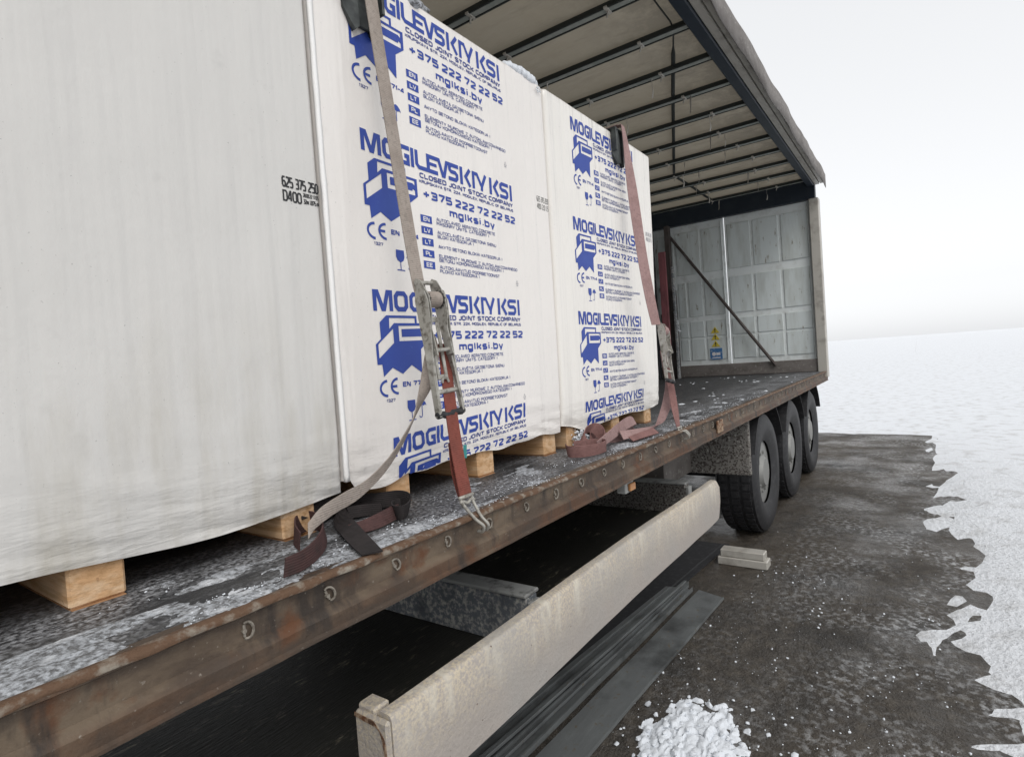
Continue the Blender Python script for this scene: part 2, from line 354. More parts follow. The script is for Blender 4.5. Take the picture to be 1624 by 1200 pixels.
# lashing rings
rg = MB(); pts = [(.017*math.cos(a)*.85, 0, .021*math.sin(a)) for a in [math.radians(-118+236*k/14) for k in range(15)]]
rg.tube([(x, -.006*math.sin((i/14)*math.pi), z) for i, (x, y, z) in enumerate(pts)], .0038, 6)
rg.box(-.010, -.003, -.002, .004, -.016, .016, .001); rg.cyl((-.008, -.006, .0), (-.008, .004, 0), .006, 8)
ring0 = rg.build('lashing_ring', RING, rail, smooth=40)
for i in range(47):
    x = .748 + .187*(i-1) + random.uniform(-.006, .006)
    if x > 8.9: break
    loc = (x, 1.049, H(-.463))
    if i == 0: ring0.location = loc; ring0.scale = (.74,)*3
    else:
        c = dupe(ring0, loc, rail); c.scale = (random.uniform(.66, .80),)*3; c.rotation_euler = (0, random.uniform(-.5, .4), 0)
# roof
tp = MB(); n1, n2 = 120, 30; R_ = []
for i in range(n1+1):
    x = XL + (XR-XL)*i/n1; ph = ((x-2.90)/.533) % 1
    R_.append([tp.bm.verts.new((x, 1.1+2.45*j/n2, H(2.215)+.022*math.sin(ph*math.pi)+.006*noise.noise(Vector((x*3, j*.4, 0))))) for j in range(n2+1)])
for a, b in zip(R_, R_[1:]):
    for j in range(n2): tp.bm.faces.new((a[j], a[j+1], b[j+1], b[j]))
tp.build('roof_tarpaulin', TARP, TR, smooth=True)
bw = MB(); bw.box(-.024, .024, 0, 2.4, -.008, .026, .004); bw.build
bow0 = bw.build('roof_bow', BOW, TR)
be = MB(); be.box(-.041, -.0245, 0, 2.4, -.010, .024, .003); be.box(.0245, .041, 0, 2.4, -.010, .024, .003)
edge0 = be.build('bow_flange', BOWD, bow0)
cl = MB(); cl.box(-.043, .043, -.014, .014, -.012, .003, .003); cl.cyl((0, 0, -.014), (.0, .01, -.05), .006, 6)
clip0 = cl.build('tarp_clip', CLIP, bow0)
st = MB(); ribbon(st, [((0, 0, 0), (.008, 0, 0)), ((.005, .006, -.05), (.007, .004, 0)), ((.012, .002, -.10), (.008, 0, 0)), ((.010, .012, -.15), (.009, 0, 0))], .002)
hang0 = st.build('hanging_strap', CLIP, bow0)
for i in range(-14, 12):
    bx = 2.90 + .533*i
    if bx > XR-.2: break
    loc = Vector((bx, 1.13, H(2.18)))
    if i == -14: b0 = bow0; bow0.location = loc; bow0.matrix_parent_inverse = wm(TR).inverted(); first = True
    else:
        b0 = bow0.copy(); COL.objects.link(b0); b0.location = loc; first = False
    if first:
        for ch, l in ((edge0, (0, 0, 0)), (clip0, (0, .42, 0)), (hang0, (0, 1.1, 0))):
            ch.matrix_parent_inverse = Matrix.Identity(4); ch.location = l
    else:
        for ch, l in ((edge0, (0, 0, 0)), (clip0, (0, random.choice((.33, .37, .42)), 0))):
            c = ch.copy(); COL.objects.link(c); c.parent = b0; c.matrix_parent_inverse = Matrix.Identity(4); c.location = l
        for l in random.sample((.36, .95, .5, 1.15, 1.5), 2 if i > 1 else 0):
            c = hang0.copy(); COL.objects.link(c); c.parent = b0; c.matrix_parent_inverse = Matrix.Identity(4); c.location = (0, l, 0); c.rotation_euler = (0, 0, random.uniform(-1, 1))
        c = clip0.copy(); COL.objects.link(c); c.parent = b0; c.matrix_parent_inverse = Matrix.Identity(4); c.location = (0, 1.05+.1*(i % 3), 0)
# roof seam (drooping cable) running lengthways
ca = MB(); P = []
for i in range(60):
    x = 2.6 + 6.3*i/59; y = 1.24 + (x-3.58)*.02 + .012*math.sin(x*2.1)
    if x > 3.9: y = 1.24+(x-3.9)*.36 if x < 4.9 else 1.60+(x-4.9)*.35
    P.append((x, min(y, 2.4), H(2.205)+.004*math.sin(x*5)))
ca.tube(P, [(.006 if p[0] < 4.3 else .016) for p in P], 6); ca.build('roof_seam_cable', BOWD, TR)
rl = MB(); rl.box(XL, XR, 1.065, 1.15, H(2.13), H(2.27), .006); rl.build('roof_track', NAVY, TR)
r2 = MB(); r2.box(XL, XR, 1.006, 1.063, H(2.15), H(2.27), .004); r2.build('roof_side_rail', ALU, TR)
r3 = MB(); r3.box(XL, XR, .955, .998, H(2.155), H(2.27), .004); r3.box(XL, XR, .998, 1.006, H(2.18), H(2.26)); r3.build('curtain_track', ALU, TR)
r4 = MB(); PR = []
for i in range(420):
    x = XL + (XR-XL)*i/419; y = .925 + .006*math.sin(x*5)+.008*noise.noise(Vector((x*3, 0, 0)))
    PR.append(((x, y, H(2.17)+.0*x), (0, 0, .09)))
ribbon(r4, PR, .004, 1); r4.build('gathered_curtain', PANEL, TR, smooth=True)
f1 = MB(); f1.box(XL, XR, 3.55, 3.6, H(-.5), H(2.27)); f1.build('far_side_curtain', CURT, TR)
f2 = MB(); f2.box(XL-.06, XL, 1.0, 3.6, H(-.5), H(2.27), .004); f2.build('front_bulkhead', CURT, TR)
# rear frame and doors
hd = MB(); hd.box(8.93, 9.05, 1.06, 3.55, H(1.96), H(2.25), .006); hd.build('rear_header', NAVY, TR)
for y0, y1 in ((1.02, 1.14), (3.42, 3.55)):
    q = MB(); q.box(8.9, 9.06, y0, y1, H(-.5), H(1.958), .008); q.build('corner_post', ALU if y0 < 2 else DARK, TR)
for k, (ya, yb) in enumerate(((2.31, 3.42), (1.14, 2.30))):
    b = MB(); b.box(9.0, 9.05, ya+.004, yb-.004, H(-.32), H(1.955), .004); dr = b.build('rear_door', DOORF, TR)
    cols = ((2.345, 2.64), (2.68, 2.89), (2.93, 3.05), (3.09, 3.38)) if k == 0 else ((1.18, 1.52), (1.56, 1.90), (1.94, 2.26))
    for c0, c1 in cols:
        for z0, z1 in ((1.18, 1.84), (.52, 1.06), (.20, .44), (-.16, .17)):
            if k == 0 and z0 > 1 and c0 == 2.93: continue
            cc1 = 3.05 if (k == 0 and z0 > 1 and c0 == 2.68) else c1
            pq = MB(); pq.box(8.986, 8.9995, c0, cc1, H(z0), H(z1), .005); pq.build('door_panel', DOOR, dr)
    if k == 1:
        pass
    hb = MB(); hb.cyl((8.975, ya+.03, H(-.2)), (8.975, ya+.03, H(1.9)), .008, 8); hb.build('lock_rod', DOORF, dr)
kp = MB(); kp.box(8.93, 9.0, 1.14, 3.42, H(-.42), H(-.24), .01); kp.build('kick_plate', PANEL, TR)
dg = MB(); a = at(1064, 374, 1); 
pa = Vector((8.9, 3.11, H(1.81))); pb = Vector((8.9, 1.36, H(-.75)+.0)); pb = pa + (Vector((8.9, 2.354, H(.70)))-pa)*1.9
dg.cyl(pa, pb, .022, 8); dg.build('diagonal_brace', BROWN, TR, smooth=40)
# dark posts in the far corner
for y0, y1, x0, x1, z0, z1, m_, nm in ((3.085, 3.16, 8.80, 8.90, -.42, 1.96, BROWN, 'inner_post'), (2.985, 3.02, 8.62, 8.68, -.42, 1.30, BEAM, 'stake'), (3.33, 3.39, 8.72, 8.80, -.42, 1.96, DARK, 'stake'),
                                    (3.02, 3.07, 8.74, 8.82, -.42, .95, BROWN, 'stake'), (3.055, 3.165, 8.50, 8.54, .05, 1.52, REDP, 'red_side_board'), (3.10, 3.30, 8.83, 8.88, -.42, .6, DARK, 'stowed_board'), (3.17, 3.32, 8.86, 8.90, 1.25, 1.33, BEAMT, 'bracket'), (3.17, 3.32, 8.86, 8.90, .95, 1.02, BEAMT, 'bracket')):
    q = MB(); q.box(x0, x1, y0, y1, H(z0), H(z1), .006); q.build(nm, m_, TR)
ic = MB()
for k in range(26):
    t = k/25; lump(ic, Vector((8.73, 3.04-.06*t+random.uniform(-.012, .012), H(.62-.32*t))), random.uniform(.010, .022))
tag(ic.build('ice_crust', SNOW), 'white streak of ice frozen onto the dark post beside the rear door', 'ice')
# warning stickers on the door
for k, z in enumerate((.285, .18, .075)):
    tr = MB(); tr.prism([(2.455, z-.045), (2.585, z-.045), (2.52, z+.05)], lambda y, q: (8.978, y, H(q)), lambda y, q: (8.984, y, H(q)))
    so_ = tr.build('warning_triangle', YEL, TR)
    mk = MB(); mk.box(8.975, 8.977, 2.512, 2.528, H(z-.012), H(z+.022)); mk.box(8.975, 8.977, 2.512, 2.528, H(z-.034), H(z-.020)); mk.build('exclamation_mark', BLK, so_)
bs = MB(); bs.box(8.978, 8.984, 2.43, 2.61, H(-.165), H(.005)); bso = bs.build('blue_sticker', BLU, TR)
bm_ = MB(); bm_.cyl((8.9765, 2.555, H(-.08)), (8.9775, 2.555, H(-.08)), .03, 12); bm_.box(8.9765, 8.9775, 2.46, 2.52, H(-.10), H(-.06)); bm_.box(8.9765, 8.9775, 2.46, 2.58, H(-.145), H(-.13)); bm_.build('sticker_mark', WHT, bso)

# under the deck: storage tray
ty = MB(); ty.box(-2.5, 3.95, 1.20, 2.75, H(-1.09), H(-1.05)); tray = ty.build('storage_tray', TRAY, TR)
fb = MB()
# front board: rounded far end, slightly bowed, rolled top edge
x0, x1 = .885, 3.62; nseg = 60; secs = []
for i in range(nseg+1):
    x = x0 + (x1-x0)*i/nseg
    zt, zb = -.806-.003*math.sin(x*2.2), -1.068+.012*(x-x0)/(x1-x0)
    e = (x1-x)
    if e < .07: zt -= .07*(1-math.sqrt(max(0, 1-(1-e/.07)**2)))*.6; zb += .10*(1-math.sqrt(max(0, 1-(1-e/.07)**2)))*.9
    if x-x0 < .05: pass
    yb = 1.05 + .004*math.sin(x*3+1)+.0025*noise.noise(Vector((x*4, 2, 0)))
    secs.append([fb.bm.verts.new((x, y, H(z))) for y, z in ((yb, zb+.006), (yb-.001, (zt+zb)/2), (yb, zt-.012), (yb+.006, zt-.003), (yb+.012, zt), (yb+.040, zt+.001), (yb+.046, zt-.005), (yb+.046, zb+.004), (yb+.04, zb), (yb+.006, zb))])
for a, b in zip(secs, secs[1:]):
    for k in range(10): fb.bm.faces.new((a[k], a[(k+1) % 10], b[(k+1) % 10], b[k]))
fb.bm.faces.new(secs[0]); fb.bm.faces.new(secs[-1][::-1])
front = fb.build('front_board', BOARD, tray, smooth=35)
ec = MB(); ec.box(.868, .886, 1.046, 1.164, H(-1.30), H(-.817), .007); ec.box(.880, .93, 1.10, 1.164, H(-.835), H(-.805), .006); ec.build('board_end_post', BOARD, tray)
rs = MB(); 
ribbon(rs, [((.8669, 1.160, H(-.826)), (0, 0, .005)), ((.8667, 1.12, H(-.828)), (0, 0, .006)), ((.8668, 1.085, H(-.832)), (0, .004, .006)), ((.8668, 1.062, H(-.86)), (0, .005, .002)), ((.8668, 1.055, H(-.93)), (0, .004, 0)), ((.8668, 1.05, H(-1.05)), (0, .003, 0))], .0016)
rs.build('rust_seam', RUST, tray)
for X, yn, nm in ((1.68, 1.205, 'cross_beam'), (3.60, 1.26, 'cross_beam')):
    b = MB(); b.box(X, X+.075, yn, 2.7, H(-1.049), H(-.862), .004); bb = b.build(nm, BEAM if X < 2 else SPECK, tray)
    t = MB(); t.box(X-.008, X+.085, yn-.004, 2.7, H(-.8605), H(-.846), .004); t.build('beam_cap', BEAMT, tray)
    e = MB(); e.box(X+.006, X+.068, yn-.022, yn-.001, H(-1.03), H(-.875), .004); e.build('beam_end_plate', BEAMT, tray)
bp = MB(); bp.box(2.2, 4.9, 2.76, 2.80, H(-1.09), H(-.545), .004); back = bp.build('tray_back_wall', PANEL, TR)
for x in (2.9, 3.45, 3.62, 4.05, 4.5, 4.72):
    q = MB(); q.box(x, x+.07, 2.70, 2.757, H(-1.045), H(-.55), .006); q.build('wall_rib', DARK, back)
ch = MB(); ch.box(XL, XR, 1.9, 1.98, H(-.78), H(-.545)); ch.box(XL, XR, 2.75, 2.83, H(-.78), H(-.545)); ch.build('chassis_beam', DARK, TR)
q = MB(); q.box(4.02, 4.62, 1.55, 1.60, H(-.99), H(-.55), .008); bx_ = q.build('equipment_box', PANEL, TR)
for x in (4.15, 4.36): 
    q = MB(); q.box(x, x+.03, 1.535, 1.549, H(-.78), H(-.60), .004); q.build('box_strip', DARK, bx_)
q = MB(); q.box(3.98, 4.02, 1.54, 2.4, H(-.99), H(-.55), .004); q.build('box_end', PANEL, TR)
q = MB(); q.box(4.62, 4.66, 1.09, 1.62, H(-1.0), H(-.55), .008); q.build('mudflap', SPECK, TR)
q = MB(); q.box(2.312, 2.40, 1.075, 1.12, H(-.612), H(-.546), .004); q.build('lamp_bracket', BEAMT, TR)
q = MB(); q.box(2.335, 2.39, 1.060, 1.074, H(-.603), H(-.570), .003); q.build('amber_reflector', AMB, TR)
q = MB(); q.box(3.585, 3.70, 1.022, 1.034, H(-.522), H(-.445), .003); q.build('lashing_plate', RUST, TR)
# wheels
def wheel(x):
    c = Vector((x, 1.28, .51))
    t = MB(); pr = [(.27, -.13), (.36, -.165), (.46, -.165), (.505, -.14), (.51, 0), (.505, .14), (.46, .165), (.36, .165), (.27, .13)]; nn = 48; rr = []
    for k in range(nn):
        a = k*2*math.pi/nn; rr.append([t.bm.verts.new((c.x+r*math.cos(a), c.y+y, c.z+r*math.sin(a))) for r, y in pr])
    for k in range(nn):
        a, b = rr[k], rr[(k+1) % nn]
        for j in range(len(pr)-1): t.bm.faces.new((a[j], a[j+1], b[j+1], b[j]))
        for yy in (-.09, 0, .09):
            an = (k+.5)*2*math.pi/nn; M_ = Matrix.Translation(c) @ Matrix.Rotation(-an, 4, 'Y') @ Matrix.Translation((.512, yy, 0)); t.box(-.004, .008, -.03, .03, -.022, .022, 0, M_)
    wh = t.build('tyre', RUB, None, smooth=35)
    return wh
WHE = []
for x in (5.35, 6.66, 7.97):
    tw = wheel(x); tw.name = 'wheel'; setpar(tw, TR)
    r = MB(); r.cyl((x, 1.17, .51), (x, 1.40, .51), .275, 28); r.cyl((x, 1.135, .51), (x, 1.17, .51), .12, 20, .15)
    for k in range(10): r.cyl((x+.17*math.cos(k*.628), 1.155, .51+.17*math.sin(k*.628)), (x+.17*math.cos(k*.628), 1.17, .51+.17*math.sin(k*.628)), .014, 6)
    r.build('rim', RIM, tw, smooth=35)
    mg = MB(); PR = [((x+.60*math.cos(a), 1.28, .56+.58*math.sin(a)), (0, .19, 0)) for a in [math.radians(20+140*k/12) for k in range(13)]]
    ribbon(mg, PR, .008, 2); mg.build('mudguard', RUB, TR, smooth=40)
ax = MB()
for x in (5.35, 6.66, 7.97): ax.cyl((x, 1.4, .51), (x, 3.3, .51), .07, 12)
ax.build('axle', DARK, TR)

# ------------------------------------------------------------------ print (stroke lettering on the film)
BIG = [([(-1, -64), (-1, -6), (10, -6), (30, -57), (36, -57), (52, -6), (65, -6), (65, -64)], 15, 0),
       ([(95, -7), (122, -7), (131, -17), (131, -47), (122, -57), (95, -57), (86, -47), (86, -17)], 15, 1),
       ([(197, -7), (163, -7), (153, -17), (153, -47), (163, -57), (189, -57), (189, -34), (173, -34)], 14, 0),
       ([(209, 0), (209, -63)], 14, 0), ([(229, 0), (229, -46), (239, -56), (331, -56)], 14, 0),
       ([(284, -14), (284, -50)], 15, 0), ([(284, -31), (326, -31)], 11, 0),
       ([(276.5, -7), (338, -7), (356, -57), (363, -57), (379, -7), (442, -7)], 14, 0),
       ([(404, -7), (394, -14), (394, -24), (402, -31), (424, -31), (433, -38), (433, -49), (425, -57), (386, -57)], 14, 0),
       ([(457, 0), (457, -64)], 15, 0), ([(506, -1), (481, -31), (506, -63)], 14, 0), ([(526, -0), (526, -64)], 14, 0),
       ([(530, -6.5), (549, -6.5), (573, -45)], 13, 0), ([(601, 0), (577, -45), (574, -64)], 14, 0),
       ([(631, 0), (631, -64)], 15, 0), ([(680, -1), (654, -31), (680, -63)], 14, 0),
       ([(750, -7), (706, -7), (697, -14), (697, -24), (706, -31), (733, -31), (742, -38), (742, -49), (734, -57), (692, -57)], 14, 0),
       ([(767, 0), (767, -64)], 14, 0)]
# glyphs on a 4 x 6 grid, y up
G = {'A': ['04 0A'], }
def P_(s): return [tuple(float(v) for v in q.split(',')) for q in s.split()]
GL = {
 'A': ['0,0 1.6,6 2.4,6 4,0', '.7,1.8 3.3,1.8'], 'B': ['0,3 3.2,3 3.9,2.3 3.9,.7 3.2,0 0,0 0,6 3,6 3.7,5.3 3.7,3.7 3,3'],
 'C': ['4,6 1,6 0,5 0,1 1,0 4,0'], 'D': ['0,0 0,6 3,6 4,5 4,1 3,0 0,0'], 'E': ['4,6 0,6 0,0 4,0', '0,3 3.5,3'],
 'F': ['4,6 0,6 0,0', '0,3 3.5,3'], 'G': ['4,6 1,6 0,5 0,1 1,0 4,0 4,3 2.2,3'], 'H': ['0,0 0,6', '4,0 4,6', '0,3 4,3'], 'I': ['.6,0 .6,6'],
 'J': ['0,.2 2,0 3,1 3,6'], 'K': ['0,0 0,6', '4,6 1.2,3 4,0'], 'L': ['0,6 0,0 3.6,0'], 'M': ['0,0 0,6 .8,6 2.4,1.5 4,6 4.8,6 4.8,0'],
 'N': ['0,0 0,6 .7,6 3.3,0 4,0 4,6'], 'O': ['1,0 3,0 4,1 4,5 3,6 1,6 0,5 0,1 1,0'], 'P': ['0,0 0,6 3,6 4,5 4,3.6 3,2.6 0,2.6'],
 'R': ['0,0 0,6 3,6 4,5 4,3.8 3,2.8 0,2.8', '2.4,2.8 4,0'], 'S': ['4,6 1,6 0,5.2 0,3.8 1,3 3,3 4,2.2 4,.8 3,0 0,0'], 'T': ['0,6 4,6', '2,6 2,0'],
 'U': ['0,6 0,1 1,0 3,0 4,1 4,6'], 'V': ['0,6 1.7,0 2.3,0 4,6'], 'W': ['0,6 1.2,0 1.8,0 2.8,5 3.2,5 4.2,0 4.8,0 6,6'], 'X': ['0,0 4,6', '0,6 4,0'],
 'Y': ['0,6 2,2.6 4,6', '2,2.6 2,0'], 'Z': ['0,6 4,6 0,0 4,0'], '0': ['1,0 3,0 4,1 4,5 3,6 1,6 0,5 0,1 1,0'], '1': ['.2,4.8 1.4,6 1.4,0'], '2': ['0,6 3.2,6 4,5.3 4,3.7 .2,.9 .2,0 4,0'],
 '3': ['0,6 3.4,6 4,5.4 4,.6 3.4,0 0,0', '.8,3 3.8,3'], '4': ['3,0 3,6 2.4,6 0,2 0,1.6 4,1.6'], '5': ['4,6 .2,6 .2,3.3 3.3,3.3 4,2.6 4,.7 3.3,0 0,0'],
 '6': ['3.8,6 1,6 0,5 0,1 1,0 3,0 4,1 4,2.6 3,3.4 0,3.4'], '7': ['0,6 4,6 4,5.4 1.6,0'], '8': ['1,3.2 .1,4 .1,5.2 .9,6 3.1,6 3.9,5.2 3.9,4 3,3.2 1,3.2 0,2.3 0,.9 1,0 3,0 4,.9 4,2.3 3,3.2'],
 '.': ['.3,0 .3,.9'], ',': ['.5,.8 .1,-1'], '+': ['0,3 4,3', '2,.4 2,5.6'], '-': ['0,2.6 2.4,2.6'],
 'm': ['0,0 0,4.2 4.6,4.2 5.2,3.6 5.2,0', '2.6,4.2 2.6,0'], 'g': ['3.4,0 .7,0 0,.7 0,3.5 .7,4.2 3.4,4.2 3.4,-1.2 2.8,-1.9 .3,-1.9'], 'l': ['.5,0 .5,6'],
 'k': ['0,0 0,6', '3.2,4.2 1.1,2.2 3.2,0'], 's': ['3.2,4.2 .8,4.2 .1,3.6 .1,2.7 .8,2.1 2.6,2.1 3.2,1.5 3.2,.6 2.6,0 0,0'], 'i': ['.5,0 .5,4.2', '.5,5.2 .5,6'],
 'b': ['0,6 0,0 2.8,0 3.5,.7 3.5,3.5 2.8,4.2 0,4.2'], 'y': ['0,4.2 1.6,.2', '3.4,4.2 1.3,-1.9'], ' ': []}
WD = {'I': 1.2, '.': .6, ',': .6, 'M': 4.8, 'W': 6, 'm': 5.2, 'l': 1, 'i': 1, '1': 1.8, 'J': 3, ' ': .9, 'g': 3.4, 'k': 3.2, 's': 3.2, 'b': 3.5, 'y': 3.4, '-': 2.4, 'L': 3.6}
MAC = {'Ā': 'A', 'Ē': 'E', 'Ó': 'O'}

def stroke_quads(pts, wd, closed=False):
    """mitred polyline -> list of quads (2D)"""
    n = len(pts)
    if closed is False and n > 2 and (Vector(pts[0])-Vector(pts[-1])).length < 1e-6: closed = True; pts = pts[:-1]; n -= 1
    P = [Vector(p) for p in pts]; off = []
    for i in range(n):
        a = P[i]-P[i-1] if (i > 0 or closed) else None
        b = P[(i+1) % n]-P[i] if (i < n-1 or closed) else None
        if a is None: a = b
        if b is None: b = a
        na = Vector((-a.y, a.x)).normalized(); nb = Vector((-b.y, b.x)).normalized(); m = na+nb
        if m.length < .3: m = na
        m.normalize(); k = 1/max(m.dot(na), .55); off.append(m*k*wd/2)
    q = []
    for i in range(n if closed else n-1):
        j = (i+1) % n; q.append([P[i]+off[i], P[j]+off[j], P[j]-off[j], P[i]-off[i]])
    return q
class Flat:
    """collects flat 2D shapes in millimetres, each with a tiny lift"""
    def __init__(s): s.polys = {}
    def put(s, m, poly, lift=0): s.polys.setdefault(m, []).append(([Vector((p[0], p[1])) for p in poly], lift))
    def strokes(s, m, pts, wd, closed=False, lift=0):
        for q in stroke_quads(pts, wd, closed): s.put(m, q, lift)
    def text(s, m, t, x0, x1, top, h, wd, lift=0, gap=1.35, sp=1.9):
        WD[' '] = sp; wsum = sum(WD.get(MAC.get(c, c), 4)+gap for c in t)-gap
        k = (x1-x0-wd)/wsum; ky = (h-wd)/6; x = x0+wd/2; base = top-h+wd/2
        for c in t:
            b = MAC.get(c, c)
            for i, st_ in enumerate(GL[b]): s.strokes(m, [(x+p[0]*k, base+p[1]*ky) for p in P_(st_)], wd, lift=lift+.12*i)
            if c != b: s.strokes(m, [(x+k, base+7.3*ky), (x+3*k, base+7.3*ky)], wd*.8)
            x += (WD.get(b, 4)+gap)*k
    def arc(s, m, c, rx, ry, a0, a1, wd, n=14):
        s.strokes(m, [(c[0]+rx*math.cos(math.radians(a0+(a1-a0)*i/n)), c[1]+ry*math.sin(math.radians(a0+(a1-a0)*i/n))) for i in range(n+1)], wd)
    def fill(s, m, loops, lift=0):
        ls = [[Vector((p[0], p[1], 0)) for p in l] for l in loops]; fl = [v for l in ls for v in l]
        for t in tessellate_polygon(ls): s.put(m, [fl[i] for i in t], lift)
def company_print():
    f = Flat()
    for i, (p, wd, cl) in enumerate(BIG): f.strokes(INK, p, wd, bool(cl), lift=.1*(i % 4))
    f.text(INKD, 'CLOSED JOINT STOCK COMPANY', 238, 776, -72, 18, 4.6, gap=1.5, sp=1)
    f.text(INKD, 'KRUPSKAYA STR. 224, MOGILEV, REPUBLIC OF BELARUS', 234, 776, -96, 11, 2.4)
    f.text(INK, '+375 222 72 22 52', 247, 785, -127, 29, 7.2, gap=1.7, sp=.2)
    f.text(INK, 'mglksi.by', 376, 642, -168, 30, 7.0, gap=1.7)
    for k, (c, z) in enumerate(zip(('EN', 'LV', 'LT', 'PL', 'EE'), (-214, -252, -291, -330, -368))):
        f.put(INK, [(227, z), (281, z), (281, z-25), (227, z-25)]); f.text(WHT, c, 239, 269, z-5, 15, 3.2, lift=.35)
    for t, x1, z in (('AUTOCLAVED AERATED CONCRETE', 640, -212), ('MASONRY UNITS. CATEGORY I', 599, -226), ('AUTOCLAVĒTA GĀZBETONA SIENU', 641, -257), ('BLOKI KATEGORIJA I', 501, -271),
                     ('AKYTO BETONO BLOKAI KATEGORIJA I', 677, -306), ('ELEMENTY MUROWE Z AUTOKLAWIZOWANEGO', 777, -338), ('BETONU KOMÓRKOWEGO KATEGORII I', 681, -352),
                     ('AUTOKLAAVITUD POORBETOONIST', 651, -376), ('PLOKID KATEGOORIA I', 523, -390)):
        f.text(INKL, t, 304, x1, z, 12, 2.3, gap=1.2)
    f.strokes(INKG, [(769, -388), (762, -402), (777, -402), (769, -388)], 2); f.strokes(INKG, [(763, -408), (776, -408)], 3)
    f.arc(INK, (24, -302), 29, 23, 92, 268, 8); f.arc(INK, (69, -298), 29, 23, 92, 268, 8); f.strokes(INK, [(40, -298), (64, -298)], 8, lift=.2)
    f.text(INK, 'EN 771-4', 89, 211, -287, 16, 4); f.text(INKD, '1327', 15, 52, -335, 10, 2)
    f.fill(INK, [[(103, -348), (137, -348), (138, -370), (133, -381), (124, -386), (116, -386), (107, -381), (102, -370)]])
    f.strokes(INK, [(120, -385), (120, -411)], 3, lift=.2); f.strokes(INK, [(104, -412), (137, -412)], 3.4)
    f.fill(INK, [[(146, -372), (150, -362), (158, -354), (167, -350), (176, -354), (184, -362), (188, -372), (181, -368), (174, -372), (167, -368), (160, -372), (153, -368)]])
    f.strokes(INK, [(167, -369), (167, -402), (163, -408), (157, -408), (153, -402)], 3, lift=.2)
    sil = [(12, -99), (41, -77), (172, -77), (172, -101), (222, -101), (222, -158), (183, -186), (180, -264), (135, -236), (93, -262), (51, -240), (12, -266), (9, -228), (-10, -228), (-10, -166), (12, -150)]
    f.fill(INK, [sil, [(52, -85), (163, -85), (163, -101), (71, -101), (50, -119)], [(0, -166), (65, -119), (65, -163), (0, -209)],
                 [(89, -110), (210, -109), (210, -124), (200, -118), (101, -120), (101, -145), (198, -144), (200, -137), (210, -141), (210, -157), (89, -158)]])
    return f
PRN = company_print()
def surf(x, z, seed):
    """outward bulge of the film on a load's front (metres)"""
    v = .0035*noise.noise(Vector((x*2.2, z*2.2, seed))) + .0012*noise.noise(Vector((x*8, z*5, seed+5)))
    b = max(0, min(1, (H(-.10)-z)/.24))
    if b > 0:
        v += b*(.006*noise.noise(Vector((x*3-z*7, z*26+x*4, seed+9))) + .004*noise.noise(Vector((x*9, z*50+x*9, seed+3)))) - .012*b*b
    return v
def place_print(fl, name, mp, FY, seed, parent, zmin, label=None):
    """one mesh with a material slot per ink"""
    bm = bmesh.new(); mats = list(fl.polys); n = 0
    for mi, m in enumerate(mats):
        for poly, lift in fl.polys[m]:
            vs = [bm.verts.new((p.x, lift, p.y)) for p in poly]
            try: fc = bm.faces.new(vs); fc.material_index = mi
            except ValueError: pass
    for k in range(-1, 40):
        gmt = bm.verts[:]+bm.edges[:]+bm.faces[:]
        bmesh.ops.bisect_plane(bm, geom=gmt, plane_co=(k*20.0+.37, 0, 0), plane_no=(1, 0, 0))
    for k in range(0, 24):
        gmt = bm.verts[:]+bm.edges[:]+bm.faces[:]
        bmesh.ops.bisect_plane(bm, geom=gmt, plane_co=(0, 0, -k*20.0-.37), plane_no=(0, 0, 1))
    for v in bm.verts:
        x, z = mp(v.co.x, v.co.z); lift = v.co.y*.001
        v.co = Vector((x, FY - surf(x, z, seed) - .0011 - lift, z))
    dead = [f for f in bm.faces if f.calc_center_median().z < zmin(f.calc_center_median().x)]
    bmesh.ops.delete(bm, geom=dead, context='FACES')
    for f in bm.faces:
        if f.normal.y > 0: f.normal_flip()
    me = bpy.data.meshes.new(name); bm.to_mesh(me); bm.free()
    for m in mats: me.materials.append(m)
    o = bpy.data.objects.new(name, me); COL.objects.link(o); setpar(o, parent)
    if label: o['label'] = label
    return o

